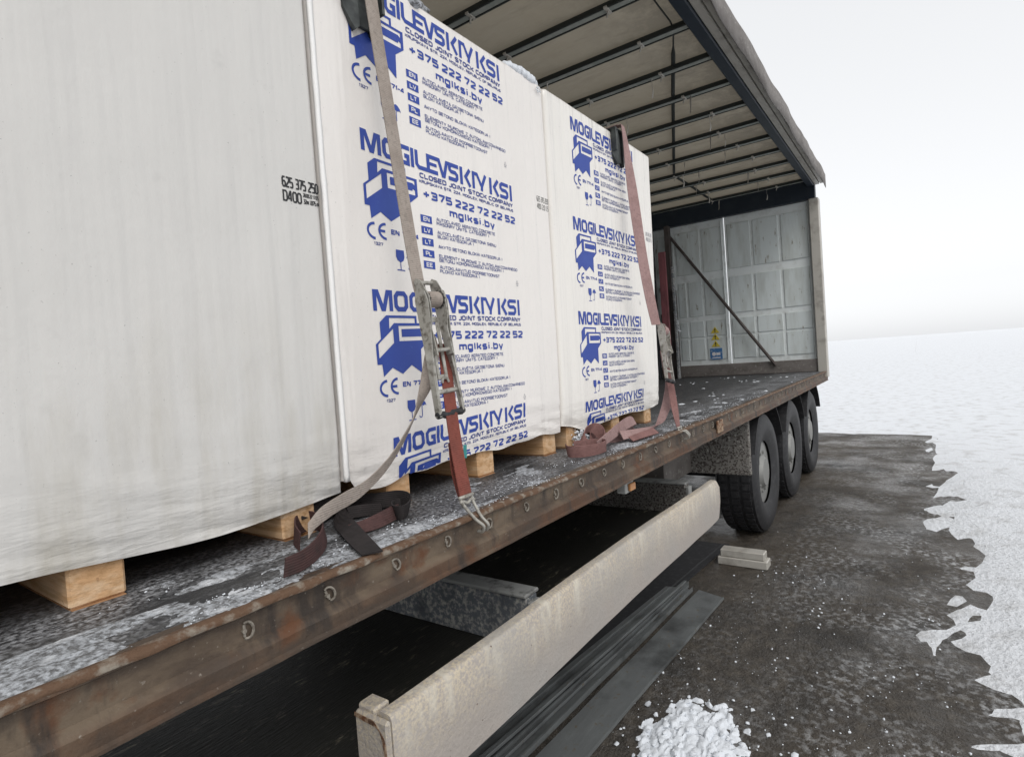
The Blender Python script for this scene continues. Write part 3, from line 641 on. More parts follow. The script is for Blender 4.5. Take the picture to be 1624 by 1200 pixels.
# ------------------------------------------------------------------ loads
FY = 1.333
def load(xl, xr, seed, film, label, botf, zt=1.224):
    """xl/xr: functions of relative height -> left/right x. Returns Empty"""
    T = empty('wrapped_block_stack', ((xl(0)+xr(0))/2, FY+.5, H(-.27)))
    tag(T, label, 'wrapped block stack', 'film wrapped stacks of concrete blocks on the deck')
    R = .02; D = 1.0; mb = MB()
    nz = 78; cols = []
    # perimeter parameter list: (u along width 0..1 or side, kind)
    per = []
    for i in range(7): a = math.pi*1.0 + (math.pi/2)*i/6; per.append(('cl', a))
    for i in range(1, 62): per.append(('f', i/62))
    for i in range(7): a = math.pi*1.5 + (math.pi/2)*i/6; per.append(('cr', a))
    for i in range(1, 12): per.append(('r', i/12))
    per.append(('r', 1.0))
    for i in range(1, 6): per.append(('b', i/6))
    per.append(('l', 1.0))
    for i in range(1, 12): per.append(('l', 1-i/12))
    grid = []
    for kz in range(nz+1):
        row = []
        for kind, a in per:
            tz = kz/nz
            def base(x): return botf(x)
            # smoother spacing at the bottom
            tt = tz**1.35
            x_l, x_r = None, None
            zr = -.33 + tt*(zt+.33)
            x_l, x_r = xl(zr), xr(zr)
            if kind == 'cl': x, y = x_l+R+R*math.cos(a), FY+R+R*math.sin(a)
            elif kind == 'cr': x, y = x_r-R+R*math.cos(a), FY+R+R*math.sin(a)
            elif kind == 'f': x, y = x_l+R+(x_r-x_l-2*R)*a, FY
            elif kind == 'r': x, y = x_r+.004*noise.noise(Vector((a*4, zr*4, seed))), FY+R+(D-R)*a
            elif kind == 'l': x, y = x_l+.004*noise.noise(Vector((a*4, zr*4, seed+7))), FY+R+(D-R)*a
            else: x, y = x_r+(x_l-x_r)*a, FY+D
            b = botf(x) if y < FY+R*1.2 else -.335
            zr = b + tt*(zt-b)
            z = H(zr)
            fade = 1 if kind == 'f' else (1 if y < FY+.003 else 0)
            if kind in ('f', 'cl', 'cr'): y -= surf(x, z, seed)*(1 if kind == 'f' else max(0, 1-(y-FY)/R))
            row.append(mb.bm.verts.new((x, y, z)))
        grid.append(row)
    n = len(per)
    for a, b in zip(grid, grid[1:]):
        for k in range(n): mb.bm.faces.new((a[k], a[(k+1) % n], b[(k+1) % n], b[k]))
    # rounded top
    last = grid[-1]; cx, cy = (xl(zt)+xr(zt))/2, FY+D/2; prev = last
    for s_, dz in ((.997, .006), (.985, .013), (.93, .015), (.6, .017)):
        row = [mb.bm.verts.new((cx+(v.co.x-cx)*s_, cy+(v.co.y-cy)*s_, v.co.z+dz+.003*noise.noise(v.co*3))) for v in last]
        for k in range(n): mb.bm.faces.new((prev[k], prev[(k+1) % n], row[(k+1) % n], row[k]))
        prev = row
    mb.bm.faces.new(prev)
    mb.build('film_wrap', film, T, smooth=50)
    bl = MB(); bl.box(xl(0)+.02, xr(0)-.04, FY+.02, FY+D-.02, H(-.274), H(zt-.02)); bl.build('block_stack', BEAMT, T)
    return T
lin = lambda b, t: (lambda z: b+(t-b)*(z+.33)/1.55)
bot0 = lambda x: -.340 + .012*math.sin(x*7)
def bot1(x):
    s = x-1.187
    b = -.325 + .005*math.sin(x*13) + .003*math.sin(x*31)
    if s < .09: b = -.325-.022*math.sin(max(0, min(1, (.09-s)/.22))*math.pi)
    if s < -.12: b = -.30
    return b
bot2 = lambda x: (-.333 + .007*math.sin(x*9)) + (.02*max(0, (x-3.2)/.3)) + (.02*max(0, (2.42-x)/.15)) - .02*max(0, 1-abs(x-2.5)/.15)
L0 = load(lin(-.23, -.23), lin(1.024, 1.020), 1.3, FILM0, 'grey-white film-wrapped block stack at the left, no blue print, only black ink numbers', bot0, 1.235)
L1 = load(lin(1.030, 1.027), lin(2.250, 2.272), 4.7, FILM, 'large white film-wrapped block stack with blue company print, crossed by the grey and red strap', bot1)
L2 = load(lin(2.262, 2.285), lin(3.460, 3.545), 8.1, FILM2, 'smaller-looking white film-wrapped block stack with blue print, crossed by the pink strap', bot2, 1.228)
# welded film seam standing proud on the left corner of the middle stack
sm = MB(); P = []
for i in range(40):
    z = -.30 + 1.5*i/39; P.append(((1.031+.0025*noise.noise(Vector((0, 0, z*9))), FY-.004, H(z)), (.0075+.0025*noise.noise(Vector((0, 3, z*14))), .001, 0)))
ribbon(sm, P, .010, 2); sm.build('film_seam', FOLD, L1, smooth=True)
def mk(x0, x1, z0, tilt, ks=1.0, curve=0):
    def f(px, pz):
        t = (px+7)/782.0
        return x0+(x1-x0)*t, H(z0 + tilt*t + curve*t*(1-t) + pz*ks*.001)
    return f
for p in ((1.168, 1.935, 1.207, -.004, 1.0, 0), (1.180, 1.962, .735, -.010, 1.0, 0), (1.181, 1.962, .252, .006, 1.0, .004), (1.222, 1.957, -.206, .040, .92, .012)):
    place_print(PRN, 'company_print', mk(*p), FY, 4.7, L1, lambda x: H(bot1(x)+.004))
for p in ((2.515, 3.262, 1.180, .02, 1.0, 0), (2.477, 3.243, .688, .006, .98, 0), (2.463, 3.231, .228, -.006, .98, 0), (2.478, 3.205, -.215, .012, .8, .008)):
    place_print(PRN, 'company_print', mk(*p), FY, 8.1, L2, lambda x: H(bot2(x)+.004))
def ink(rows, x0, z0, seed, parent, m, nm='ink_stamp'):
    f = Flat()
    for t, a, b, top, h, wd in rows: f.text(m, t, a, b, top, h, wd)
    place_print(f, nm, lambda px, pz: (x0+px*.001, H(z0+pz*.001)), FY, seed, parent, lambda x: -9)
ink([('625 375 250', -56, 58, 0, 29, 4.5), ('D400', -56, 2, -36, 30, 4.5), ('28.08.22 17:05'.replace(':', '.'), 6, 56, -34, 11, 1.8), ('32m 1.875 m', 6, 56, -50, 13, 2.2)], .958, .532, 1.3, L0, BLK)
ink([('625 375 250', 0, 96, 0, 24, 3.2), ('400 2.0 1.5', 0, 96, -32, 24, 3.2)], 2.155, .725, 4.7, L1, FBLK)
ink([('625 375 250', 0, 92, 0, 24, 3.0), ('400 2.0 1.5', 0, 92, -32, 24, 3.0)], 3.39, .745, 8.1, L2, INKG)

# ------------------------------------------------------------------ pallets
def pallet(x0, x1, st_x, label):
    T = empty('wooden_pallet', ((x0+x1)/2, FY+.5, H(-.42)))
    tag(T, label, 'pallet', 'wooden pallets under the wrapped stacks')
    for x in st_x:
        q = MB(); q.box(x, x+.10, FY+.025, FY+.97, H(-.4165), H(-.318), .005); q.build('stringer', WOOD, T)
        q = MB(); q.box(x+.003, x+.097, FY+.022, FY+.972, H(-.4195), H(-.4168)); q.build('bottom_slat', WOODD, T)
    for k in range(7):
        y = FY+.03+k*.139; q = MB(); q.box(x0+.04, x1-.04, y, y+.105, H(-.3175), H(-.2985), .003); q.build('top_board', WOOD, T)
    for x in st_x:
        q = MB(); q.box(x-.01, x+.11, FY+.03, FY+.97, H(-.2982), H(-.277), .002); q.build('cross_board', WOOD, T)
    return T
pallet(-.2, 1.0, (-.15, .38, .84), 'wooden pallet under the grey-white stack at the left, mostly hidden by dark webbing')
pallet(1.05, 2.25, (1.20, 1.65, 2.115), 'orange wooden pallet with three clear stringers under the large printed stack')
pallet(2.28, 3.46, (2.32, 2.80, 3.255), 'wooden pallet behind the heap of pink webbing under the far printed stack')

# ------------------------------------------------------------------ straps
def ratchet(name, top, bottom, tilt, parent, webm, side=0.0, k=1.0):
    """ratchet tensioner; z axis runs from bottom to top along the strap, -y faces outward"""
    z = (top-bottom).normalized(); x = Vector((1, 0, 0)); x = (x - z*x.dot(z)).normalized(); y = z.cross(x)
    M = Matrix((x, y, z)).transposed().to_4x4(); M = Matrix.Translation(bottom) @ M @ Matrix.Scale(k, 4)
    L_ = (top-bottom).length/k
    Hn = M @ Matrix.Translation((0, 0, L_-.045)) @ Matrix.Rotation(tilt, 4, 'X') @ Matrix.Rotation(side, 4, 'Y') @ Matrix.Translation((0, 0, -(L_-.045)))
    body = MB()
    # webbing frame (two inner cheeks)
    for s in (-1, 1):
        pl = [(-.012, L_-.21), (.014, L_-.21), (.018, L_-.10), (.016, L_+.012), (.004, L_+.02), (-.012, L_+.01), (-.030, L_-.04), (-.026, L_-.09), (-.012, L_-.13)]
        body.prism(pl, lambda a, b: M @ Vector((s*.032, a, b)), lambda a, b: M @ Vector((s*.036, a, b)))
    for zz, yy, r in ((L_+.008, .006, .006), (L_-.195, 0, .006)): body.cyl(M @ Vector((-.038, yy, zz)), M @ Vector((.038, yy, zz)), r, 10)
    root = body.build('ratchet', STEEL, parent, smooth=35)
    hd_ = MB()
    for s in (-1, 1):
        pl = [(-.010, .0), (.008, .0), (.010, .10), (.013, .18), (.018, L_-.10), (.020, L_-.045), (.012, L_-.018), (-.006, L_-.012), (-.022, L_-.022), (-.029, L_-.05), (-.025, L_-.10), (-.018, L_-.17), (-.010, .12)]
        wid = lambda b: .054 - .014*min(1, max(0, (b-.03)/.22))
        hd_.prism(pl, lambda a, b: Hn @ Vector((s*wid(b), a, b)), lambda a, b: Hn @ Vector((s*(wid(b)+.0035), a, b)))
        # folded edge flange
        hd_.prism([(0, .0), (0, .17), (.007, .17), (.007, 0)], lambda a, b: Hn @ Vector((s*(wid(b)-a), -.0105, b)), lambda a, b: Hn @ Vector((s*(wid(b)-a), -.0075, b)))
        hd_.cyl(Hn @ Vector((s*.041, -.004, L_-.045)), Hn @ Vector((s*.049, -.004, L_-.045)), .011, 12)
        hd_.cyl(Hn @ Vector((s*.041, 0, L_-.155)), Hn @ Vector((s*.050, 0, L_-.155)), .008, 10)
    hd_.cyl(Hn @ Vector((-.052, 0, .07)), Hn @ Vector((.052, 0, .07)), .007, 10)
    # slotted lock plate
    for a, b, c, d_ in ((-.022, -.011, .12, L_-.11), (.011, .022, .12, L_-.11), (-.022, .022, .105, .12), (-.022, .022, L_-.11, L_-.095)):
        hd_.box(a, b, .002, .008, c, d_, .001, Hn)
    hd_.tube([Hn @ Vector((.014*math.cos(t), -.002, .095+.014*math.sin(t))) for t in [k_*math.pi/6 for k_ in range(0, 7)]], .004, 6)
    hd_.build('handle', STEEL, root, smooth=35)
    gr = MB(); gr.tube([Hn @ Vector((-.058+.0116*i, -.001*(i % 3), .004+.0025*math.sin(i*1.3))) for i in range(11)], [.010+.0015*(i % 2) for i in range(11)], 10); gr.build('grip', RUB, root, smooth=True)
    for s in (-1, 1):
        ge = MB(); pl = []
        for k_ in range(26):
            a = k_*2*math.pi/26; r = .029 if k_ % 2 else .024; pl.append((r*math.cos(a)-.004, L_-.045+r*math.sin(a)))
        ge.prism(pl, lambda a, b: Hn @ Vector((s*.0285, a, b)), lambda a, b: Hn @ Vector((s*.0315, a, b)))
        ge.build('gear_wheel', STEELD, root)
    sp = MB(); sp.cyl(M @ Vector((-.026, -.004, L_-.045)), M @ Vector((.026, -.004, L_-.045)), .024, 20); sp.build('wound_webbing', webm, root, smooth=40)
    return root
def claw(name, p, parent, dirn=1):
    """double wire claw hook over the rail edge; p = end of webbing"""
    c = MB(); rail_y = 1.03
    for s in (-1, 1):
        q = [p+Vector((s*.024, 0, .012)), p+Vector((s*.022, -.004, -.004)), Vector((p.x+.014+s*.014, rail_y-.004, H(-.424))), Vector((p.x+.026+s*.010, rail_y-.020, H(-.447))), Vector((p.x+.030+s*.009, rail_y-.012, H(-.464))), Vector((p.x+.030+s*.009, rail_y+.006, H(-.466)))]
        c.tube([a[0] for a in crom([(v,) for v in q], 5)], .0048, 8)
    c.cyl(p+Vector((-.030, 0, .012)), p+Vector((.030, 0, .012)), .0055, 8)
    c.tube([p+Vector((-.03+.006*i, -.004, -.002+.004*math.sin(i))) for i in range(11)], .005, 6)
    return c.build('claw_hook', STEEL, parent, smooth=True)
UP = Vector((0, 0, 1))
# --- strap over the middle stack
S1 = empty('ratchet_strap', at(738, 798, 1.07)); tag(S1, 'tightened ratchet strap with grey-brown upper webbing, red lower webbing and a big steel ratchet', 'ratchet strap', 'ratchet straps holding the stacks')
sx = Vector((.025, 0, 0))
t0 = at(587, -6, 1.285); A = at(672, 470, 1.175); A1 = at(661, 440, 1.185); Bm = at(703, 545, 1.165); C_ = at(739, 790, 1.052)
mb = MB(); ribbon(mb, [((t0.x-.004, FY+.9, H(1.262)), sx), ((t0.x-.004, FY+.45, H(1.262)), sx), ((t0.x-.002, FY+.06, H(1.262)), sx), (t0+Vector((-.003, -.002, .085)), sx), (t0, sx), (at(626, 235, 1.232), sx), (A1, sx), (A, sx)], .003, 6); mb.build('upper_webbing', WEBG, S1, smooth=40)
mb = MB(); ribbon(mb, [(Bm, sx*.96), (at(710, 610, 1.14), sx*.98), (at(722, 700, 1.10), sx), (C_, sx)], .003, 5); mb.build('lower_webbing', WEBR, S1, smooth=40)
mb = MB(); ribbon(mb, [(at(722, 700, 1.115)+Vector((-.006, 0, 0)), sx), (at(729, 745, 1.10)+Vector((-.012, 0, 0)), sx), (at(738, 785, 1.085)+Vector((-.010, .0, 0)), sx*.9)], .003, 5); mb.build('webbing_end_flap', WEBR, S1, smooth=40)
ratchet('ratchet', at(676, 452, 1.165), at(724, 655, 1.105), math.radians(4), S1, WEBG)
claw('claw_hook', C_+Vector((0, 0, -.006)), S1)
mb = MB(); ribbon(mb, [(at(685, 530, 1.17), Vector((.020, .01, 0))), (at(684, 565, 1.165), Vector((.023, -.008, .004))), (at(676, 610, 1.17), Vector((.025, -.004, .004))), (at(659, 655, 1.18), Vector((.020, .012, .004))), (at(640, 695, 1.20), Vector((.006, .014, -.018))), (at(612, 738, 1.22), Vector((-.004, .008, -.022))),
                       (at(575, 775, 1.22), Vector((-.014, .002, -.022))), (at(538, 797, 1.21), Vector((-.016, 0, -.022))), (at(505, 820, 1.19), Vector((-.016, -.008, -.020))), (at(488, 842, 1.17), Vector((-.012, -.016, -.014)))], .003, 8)
mb.build('loose_tail', WEBG, S1, smooth=40)
mb = MB(); mb.box(-.007, .007, -.001, .001, -.04, 0, 0, Matrix.Translation(at(737, 705, 1.13)) @ Matrix.Rotation(.1, 4, 'Y')); mb.build('teal_tag', TEAL, S1)
# --- strap over the far stack
s2x = Vector((.022, -.019, 0)); S2 = empty('ratchet_strap', at(1072, 684, 1.06)); tag(S2, 'pink faded ratchet strap hanging past the end of the far printed stack', 'ratchet strap', 'ratchet straps holding the stacks')
t0 = at(989, 212, 1.29)
mb = MB(); ribbon(mb, [((t0.x, FY+.9, H(1.262)), sx), ((t0.x, FY+.45, H(1.262)), sx), (t0+Vector((0, .10, .048)), sx), (t0+Vector((0, .02, .046)), sx), (t0+Vector((0, 0, .01)), sx), (at(1002, 300, 1.25), s2x), (at(1017, 400, 1.20), s2x), (at(1030, 470, 1.17), s2x), (at(1040, 515, 1.15), s2x*.9)], .003, 6); mb.build('upper_webbing', WEBP, S2, smooth=40)
ratchet('ratchet', at(1048, 515, 1.14), at(1074, 600, 1.04), math.radians(10), S2, WEBP, math.radians(-3), .8)
mb = MB(); ribbon(mb, [(at(1052, 556, 1.14), Vector((.012, -.017, 0))), (at(1063, 610, 1.11), Vector((.014, -.014, 0))), (at(1070, 650, 1.08), Vector((.018, -.011, 0))), (at(1076, 680, 1.055), sx*.8)], .003, 6); mb.build('lower_webbing', WEBM, S2, smooth=40)
claw('claw_hook', at(1077, 681, 1.052), S2)
mb = MB(); ribbon(mb, [(at(1053, 556, 1.13), Vector((.012, -.019, 0))), (at(1057, 585, 1.13), Vector((.012, -.018, 0))), (at(1060, 606, 1.13), Vector((.009, -.016, 0))), (at(1059, 632, 1.14), Vector((.013, -.024, 0))), (at(1052, 656, 1.15), Vector((.012, -.023, .004))), (at(1042, 675, 1.16), Vector((.010, -.018, .012))), (at(1015, 684, 1.16), Vector((.004, .022, .012))), (at(985, 690, 1.17), Vector((.004, .012, .020)))], .003, 8)
mb.build('loose_tail', WEBP, S2, smooth=40)
# --- corner protectors
def protector(cx, zt_, label, wdt, dp):
    T = MB()
    for s in (-1, 1):
        # wing with chamfered lower corner
        a, b = .026, wdt
        pl = [(s*a, .03), (s*b, .03), (s*b, -dp*.72), (s*(b-.02), -dp*.9), (s*(a+.012), -dp), (s*a, -dp*.94)]
        if s < 0: pl = pl[::-1]
        T.prism(pl, lambda u, v: (cx+u*1.0, FY-.012-.022*(1-abs(u)/wdt), zt_+v), lambda u, v: (cx+u, FY-.004, zt_+v))
    T.box(cx-.027, cx+.027, FY-.016, FY-.003, zt_-dp*.9, zt_+.03, .002)
    T.box(cx-wdt, cx+wdt, FY-.03, FY+.10, zt_+.025, zt_+.033, .002)
    for s in (-1, 1): T.box(cx+s*(wdt-.004)-.005, cx+s*(wdt-.004)+.005, FY-.036, FY-.004, zt_-dp*.6, zt_+.03, .002)
    o = T.build('corner_protector', PROT, None, smooth=30, loc=(cx, FY, zt_)); tag(o, label, 'corner protector', 'plastic corner protectors under the straps'); return o
protector(1.215, H(1.222), 'black plastic corner protector under the grey-brown strap at the top of the middle stack', .072, .205)
protector(3.045, H(1.224), 'dark grey corner protector under the pink strap at the top of the far stack', .075, .165)

# --- loose webbing heaps lying on the deck
dz = H(-.4145)
def deckp(px, py, h=0.025): p = on(px, py, dz); return Vector((p.x, p.y, dz+h))
def heap(name, paths, label, group='loose webbing left on the deck'):
    mb_o = None
    for k, (P, m) in enumerate(paths):
        mb = MB(); ribbon(mb, P, .0035, 8)
        o = mb.build(name if k == 0 else 'webbing_loop', m, mb_o, smooth=40)
        if k == 0: mb_o = o
    tag(mb_o, label, 'webbing', group); return mb_o
V = Vector
def lay(p, h=.02): return Vector((p.x, p.y, dz+h))
cur = deckp(915, 722, 0)
heap('loose_webbing', [([(lay(V((2.215, 1.265, 0)), .026), V((0, .002, .024))), (lay(V((2.30, 1.19, 0)), .026), V((0, 0, .024))), (lay(V((2.27, 1.135, 0)), .026), V((.003, 0, .024))), (lay(V((2.18, 1.125, 0)), .026), V((0, -.004, .024))), (lay(V((2.10, 1.16, 0)), .026), V((-.003, 0, .024))), (lay(V((2.085, 1.215, 0)), .026), V((0, .002, .024))), (lay(V((2.14, 1.26, 0)), .026), V((0, .004, .023)))], WEBM)],
     'small maroon webbing loop curled on the deck below the joint between the printed stacks')
heap('loose_webbing', [
    ([(at(948, 706, 1.20), V((.006, .004, .022))), (at(934, 708, 1.22), V((.010, .004, .026))), (at(924, 698, 1.24), V((.014, -.004, .026))), (at(926, 685, 1.26), V((.016, -.006, .022))), (at(938, 678, 1.26), V((.014, -.010, .020))), (at(950, 683, 1.23), V((.008, -.012, .024))), (at(956, 696, 1.20), V((.004, -.008, .026))), (at(950, 708, 1.20), V((-.006, -.002, .022)))], WEBM),
    ([(at(944, 702, 1.27), V((.0, .006, .022))), (at(936, 696, 1.26), V((.008, .004, .022))), (at(937, 688, 1.27), V((.012, 0, .020))), (at(946, 687, 1.28), V((.006, .006, .022)))], WEBM),
    ([(at(948, 706, 1.17), V((-.012, 0, .018))), (at(957, 699, 1.17), V((-.015, -.002, .021))), (at(967, 691, 1.175), V((-.017, -.004, .024))), (at(978, 682, 1.19), V((-.016, -.002, .026))), (at(990, 673, 1.21), V((-.013, 0, .027))), (at(1001, 667, 1.235), V((-.006, .008, .024))), (at(1006, 668, 1.27), V((.008, .012, .016))), (at(998, 674, 1.30), V((.012, .006, .016)))], WEBP),
    ([(at(952, 690, 1.29), V((.004, .004, .020))), (at(966, 694, 1.24), V((.002, .002, .023))), (at(980, 697, 1.21), V((0, .002, .025))), (at(994, 697, 1.20), V((-.002, .004, .025))), (at(1005, 692, 1.22), V((-.006, .006, .022))), (at(1006, 684, 1.27), V((-.002, .004, .020))), (at(992, 680, 1.30), V((0, .002, .02)))], WEBP),
    ([(deckp(1000, 700, .012), V((.010, .016, .008))), (deckp(1020, 694, .016), V((.008, .018, .010))), (deckp(1040, 688, .018), V((.006, .018, .012)))], WEBM)],
     'tangled pink and maroon webbing heaped against the far pallet')
heap('loose_webbing', [
    ([(deckp(590, 880, .005), V((.018, -.016, .001))), (deckp(575, 867, .008), V((.020, -.015, .003))), (deckp(558, 852, .014), V((.022, -.010, .006))), (deckp(542, 836, .022), V((.022, -.002, .012))), (deckp(537, 820, .026), V((.016, .006, .018))), (deckp(548, 810, .026), V((.004, .008, .021))), (deckp(575, 808, .026), V((.001, .004, .023))), (deckp(605, 806, .026), V((.001, .003, .023))), (deckp(630, 803, .027), V((.002, .001, .023))), (deckp(645, 806, .027), V((.004, -.003, .023))), (deckp(650, 815, .025), V((.003, -.006, .022))), (deckp(641, 825, .023), V((0, -.004, .021))), (deckp(627, 824, .022), V((-.004, .001, .020))), (deckp(626, 815, .022), V((-.002, .004, .019))), (deckp(636, 812, .022), V((.001, .002, .018)))], WEBD),
    ([(deckp(558, 846, .012), V((0, .014, .009))), (deckp(578, 842, .013), V((0, .013, .013))), (deckp(600, 835, .016), V((0, .011, .016))), (deckp(620, 826, .019), V((0, .008, .018))), (deckp(634, 820, .020), V((0, .004, .018)))], WEBX),
    ([(deckp(552, 822, .016), V((.004, .008, .015))), (deckp(580, 818, .018), V((0, .008, .016))), (deckp(606, 816, .018), V((0, .006, .016)))], WEBD)],
     'black webbing strap looped on the deck below the left edge of the middle stack')
heap('loose_webbing', [
    ([(deckp(452, 915, .020), V((.004, 0, .020))), (deckp(480, 904, .022), V((.004, 0, .022))), (deckp(502, 888, .025), V((.004, .002, .024))), (deckp(515, 868, .028), V((.003, .006, .026))), (deckp(511, 850, .030), V((-.002, .008, .027))), (deckp(494, 842, .030), V((-.004, .006, .026))), (deckp(476, 848, .029), V((-.003, .004, .025))), (deckp(468, 862, .027), V((.001, -.004, .024))), (deckp(476, 874, .024), V((.002, -.002, .022)))], WEBX),
    ([(deckp(478, 846, .058), V((.002, .010, .018))), (deckp(505, 834, .052), V((.004, .012, .017))), (deckp(528, 822, .042), V((.008, .010, .017))), (deckp(546, 812, .034), V((.006, .006, .018)))], WEBD)],
     'dark maroon webbing coil at the left end of the deck under the grey-white stack')

# ------------------------------------------------------------------ steel strips on the yard
def strip(a0, a1, b1, b0, z0, z1, label, prof='flat', m=None):
    """four ground corners: near-left a0 -> far-left a1, near-right b0 -> far-right b1"""
    q = MB(); n = 24
    S = []
    for i in range(n+1):
        t = i/n; a = V(a0).lerp(V(a1), t); b = V(b0).lerp(V(b1), t); w_ = .004*noise.noise(V((t*7, a0[1]*9, 0)))
        sec = [(0, z0), (1, z0), (1, z1+.004), (.965, z1+.005), (.95, z1), (0, z1)] if prof == 'flat' else [(0, z0), (1, z0), (1, z1), (.86, z1), (.80, z0+.004), (.12, z0+.004), (.06, z1*.9), (0, z1*.9)]
        S.append([q.bm.verts.new((a.x+(b.x-a.x)*u, a.y+(b.y-a.y)*u, z+w_+.002)) for u, z in sec])
    k = len(S[0])
    for a, b in zip(S, S[1:]):
        for j in range(k): q.bm.faces.new((a[j], a[(j+1) % k], b[(j+1) % k], b[j]))
    q.bm.faces.new(S[0]); q.bm.faces.new(S[-1][::-1])
    o = q.build('steel_strip' if m is None else 'shade_sheet', m or PLATE, loc=(V(a0)+V(b0))/2 * 1.0)
    tag(o, label, *(('steel strip', 'steel strips lying beside the trailer') if m is None else ('rubber sheet',))); return o
strip((.9, 1.38, 0), (3.76, 1.265, 0), (3.70, 1.085, 0), (.9, 1.20, 0), .006, .016, 'wide flat dark steel strip lying nearest the snow pile')
strip((.9, 1.50, 0), (3.76, 1.345, 0), (3.745, 1.30, 0), (.9, 1.415, 0), .004, .030, 'narrow channel shaped steel strip just behind the wide flat one', 'c')
strip((.9, 1.57, 0), (3.83, 1.385, 0), (3.80, 1.345, 0), (.9, 1.50, 0), .006, .045, 'raised channel shaped steel strip in the middle of the bundle', 'c')
strip((.9, 1.68, 0), (3.70, 1.47, 0), (3.72, 1.39, 0), (.9, 1.58, 0), .004, .028, 'flat steel strip between the channels and the broad black sheet')
strip((1.0, 1.545, 0), (3.78, 1.372, 0), (3.775, 1.352, 0), (1.0, 1.515, 0), .047, .056, 'thin steel bar lying on top of the bundle of strips')
strip((.9, 2.6, 0), (4.80, 2.6, 0), (4.78, 1.33, 0), (.9, 1.60, 0), .000, .004, 'broad black sheet added as the shade on the ground deep under the trailer', m=RUB)  # black sheet added to darken the ground like shade under the trailer
strip((.95, 1.475, 0), (3.74, 1.338, 0), (3.735, 1.326, 0), (.95, 1.460, 0), .031, .040, 'thin pale-edged bar lying on the front edge of the channel strips')
strip((.95, 1.64, 0), (3.66, 1.445, 0), (3.655, 1.430, 0), (.95, 1.622, 0), .029, .037, 'thin bar lying along the rear flat strip of the bundle')
tb = MB(); tb.box(4.33, 4.45, .95, 1.30, .0, .06, .006); tb.box(4.34, 4.44, .97, 1.28, .061, .115, .006); tag(tb.build('timber_bearer', ALU, loc=(4.39, 1.12, 0)), 'pale weathered timber bearer on the ground at the right, beside the trailer wheel', 'timber')

# ------------------------------------------------------------------ snow
pc = MB(); random.seed(3)
PN = 110; rows = []
def pile_h(x, y):
    u, v = (x-2.23)/.31, (y-.83)/.20
    dd = u*u+v*v+.35*noise.noise(Vector((x*9, y*9, 4)))
    ds, ps = noise.voronoi(Vector((x*21+1.2*noise.noise(Vector((x*20, y*20, 0))), y*21, 0)), distance_metric='DISTANCE')
    cellh = noise.cell(ps[0]*7.3)
    edge = min(1, (ds[1]-ds[0])*2.2)
    base = .055*max(0, 1-dd)
    on_ = 1 if (dd < .62 or (dd < 1.35 and abs(cellh) > dd*.55)) else 0
    return base*.42*(.75+.5*abs(cellh)) + on_*.016*edge**.5*(.35+abs(cellh)) + .004*noise.noise(Vector((x*60, y*60, 1))) - .004
for j in range(PN+1):
    rows.append([pc.bm.verts.new((1.86+.74*i/PN, .55+.56*j/PN, pile_h(1.86+.74*i/PN, .55+.56*j/PN)+.0015*noise.noise(Vector((i*.5, j*.5, 0))))) for i in range(PN+1)])
for a, b in zip(rows, rows[1:]):
    for i in range(PN):
        vs = (a[i], a[i+1], b[i+1], b[i])
        if max(v.co.z for v in vs) > -.002: pc.bm.faces.new(vs)
for k in range(60):
    x, y = random.gauss(2.22, .19), random.gauss(.85, .13); lump(pc, V((x, y, max(.006, pile_h(x, y)+.004))), random.uniform(.005, .020), 1, .28, .7)
for px, py, s in ((1027, 1115, .020), (1040, 1132, .013), (1097, 1130, .020), (1120, 1140, .022), (1013, 1170, .016), (1055, 1142, .016), (1004, 1197, .010), (1062, 1136, .02)):
    p = on(px, py, .01); lump(pc, p, s, 1, .3, .8)
tag(pc.build('snow_pile', SNOW, smooth=45), 'small pile of clean white snow chunks on the brown asphalt at lower right', 'snow', kind='stuff')
fl_ = MB()
for k in range(2600):
    x = random.uniform(1.9, 6); y = random.uniform(-.1, 1.15)
    if noise.noise(V((x*2.2, y*2.8, 31))) < .12 and random.random() > .22: continue
    if math.hypot(x-2.3, y-.8) > .5 + random.random()**2*3: continue
    lump(fl_, V((x, y, .003)), random.choice((.0014, .0018, .0022, .003, .004, .007)), 1, .3)
tag(fl_.build('snow_crumbs', SNOW), 'loose snow crumbs scattered over the wet asphalt', 'snow', kind='stuff')
# thin snow and frost on the deck
fs = MB(); nx, ny = 640, 46; rows = []
for j in range(ny+1):
    row = []
    for i in range(nx+1):
        x = .1 + 5.4*i/nx; y = 1.046 + .30*j/ny
        t = y-1.046
        nv = noise.fractal(V((x*5, y*11, 1.5)), .9, 2.1, 6)
        band = math.exp(-((t-.045)/.05)**2)*.55*max(0, 1-max(0, x-1.3)/1.1) + .25*math.exp(-((t-.14)/.09)**2)
        if x < .95: band += .25
        if 2.3 < x < 3.3: band += .30*math.exp(-((t-.10)/.05)**2)
        h = (nv*.62+band*.8-.36)*.011
        h = min(h, .007+.002*noise.noise(V((x*40, y*40, 0))))
        row.append(fs.bm.verts.new((x, y, H(-.4195)+h+(.0016*noise.noise(V((x*90, y*90, 2))) if h > -.001 else 0))))
    rows.append(row)
for a, b in zip(rows, rows[1:]):
    for i in range(nx):
        vs = (a[i], a[i+1], b[i+1], b[i])
        if max(v.co.z for v in vs) > H(-.421): fs.bm.faces.new(vs)
tag(fs.build('deck_snow', SNOWG), 'thin patchy frosty snow along the edge of the trailer deck', 'snow', kind='stuff')
cr = MB()
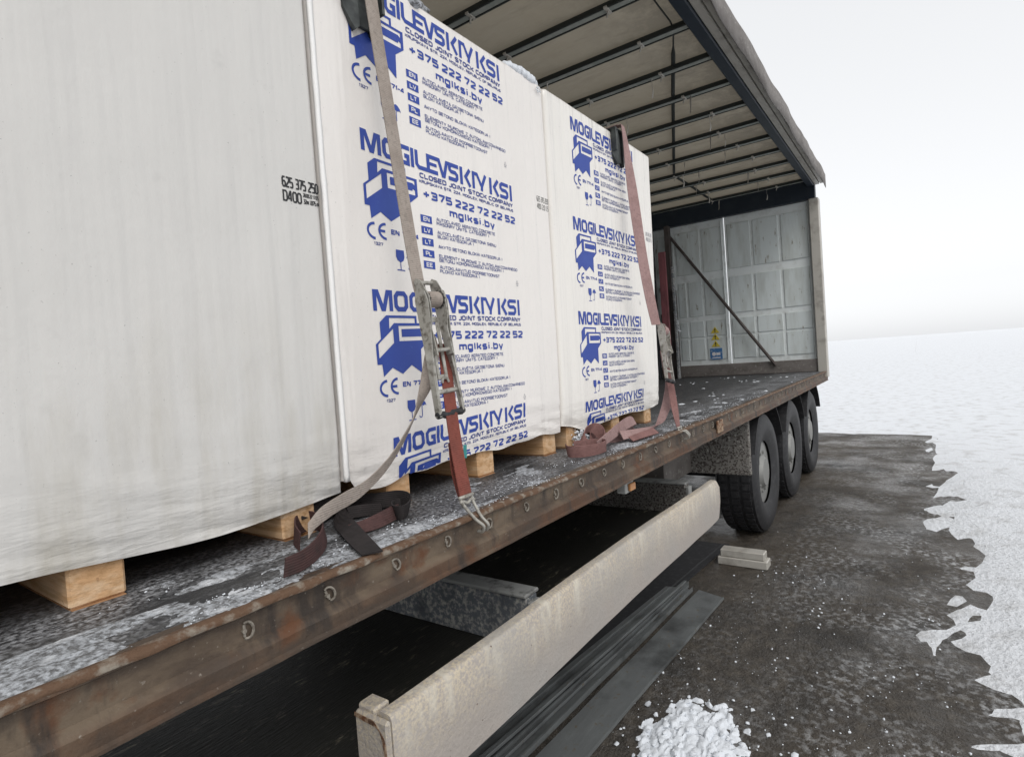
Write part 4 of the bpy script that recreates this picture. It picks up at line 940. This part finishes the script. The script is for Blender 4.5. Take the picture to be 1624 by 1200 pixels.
for k in range(2200):
    x = .4+5.2*random.random()**1.2; t = abs(random.gauss(.06, .09)); y = 1.05+t
    if y > 1.36 and x < 3.5: continue
    nv = noise.noise(V((x*4, y*8, 7)))
    if nv < -.05: continue
    lump(cr, V((x, y, H(-.416))), random.choice((.001, .0012, .0014, .0018, .0026)), 1, .3)
for k in range(200):
    x = random.uniform(3.7, 8.6); y = random.uniform(1.1, 2.6)
    nv = noise.noise(V((x*1.6, y*3, 17)))
    if nv < .16: continue
    lump(cr, V((x, y, H(-.417))), random.uniform(.006, .028), 1, .35, .35)
tag(cr.build('snow_crumbs', SNOW), 'loose snow crumbs and small patches on the dark trailer deck', 'snow', kind='stuff')
# clumps on the stacks
def ridge(P, r, seed, sq=.7):
    k = MB(); k.tube(P, r, 18)
    for v in k.bm.verts:
        c = min(P, key=lambda p: (V(p)-v.co).length); d_ = v.co-V(c)
        v.co = V(c)+V((d_.x, d_.y, d_.z*sq))*(1+.45*noise.noise(v.co*22+V((seed, 0, 0)))+.22*noise.noise(v.co*60))
    return k
P = [(1.14+.42*t/30, FY+.035+.006*math.sin(t), H(1.250)+.012*math.sin(t*.5)) for t in range(31)]
k1 = ridge(P, [.012+.052*math.sin(min(1, max(0, (t+1)/31))*math.pi)**.5*(1-.45*t/30)+.006*math.sin(t*1.7) for t in range(31)], 3)
tag(k1.build('snow_clump', SNOWG, smooth=True), 'lump of greyish snow on top of the middle stack near the black protector', 'snow', 'snow lumps lying on the stacks')
P = [(2.00+.255*t/24, FY+.020+.004*math.sin(t*2), H(1.243)) for t in range(25)]
k2 = ridge(P, [.006+.020*math.sin((t+1)/26*math.pi)**.5+.004*math.sin(t*2.3) for t in range(25)], 9, .9)
for k in range(9): lump(k2, V((2.225+random.uniform(-.025, .02), FY-.007, H(1.205+random.uniform(-.03, .01)))), .0045, 1, .3)
tag(k2.build('snow_clump', SNOW, smooth=True), 'white crust of snow on the top right corner of the middle stack', 'snow', 'snow lumps lying on the stacks')
k3 = MB()
for k in range(110): lump(k3, V((random.gauss(2.395, .035), FY-.01+random.uniform(-.02, .03), H(-.40+random.uniform(-.012, .07)*random.random()))), random.uniform(.003, .010), 2, .12)
tag(k3.build('snow_clump', SNOW, smooth=True), 'crumbly frosted snow clinging to the foot of the far pallet by the webbing', 'snow', 'snow lumps by the pallet')
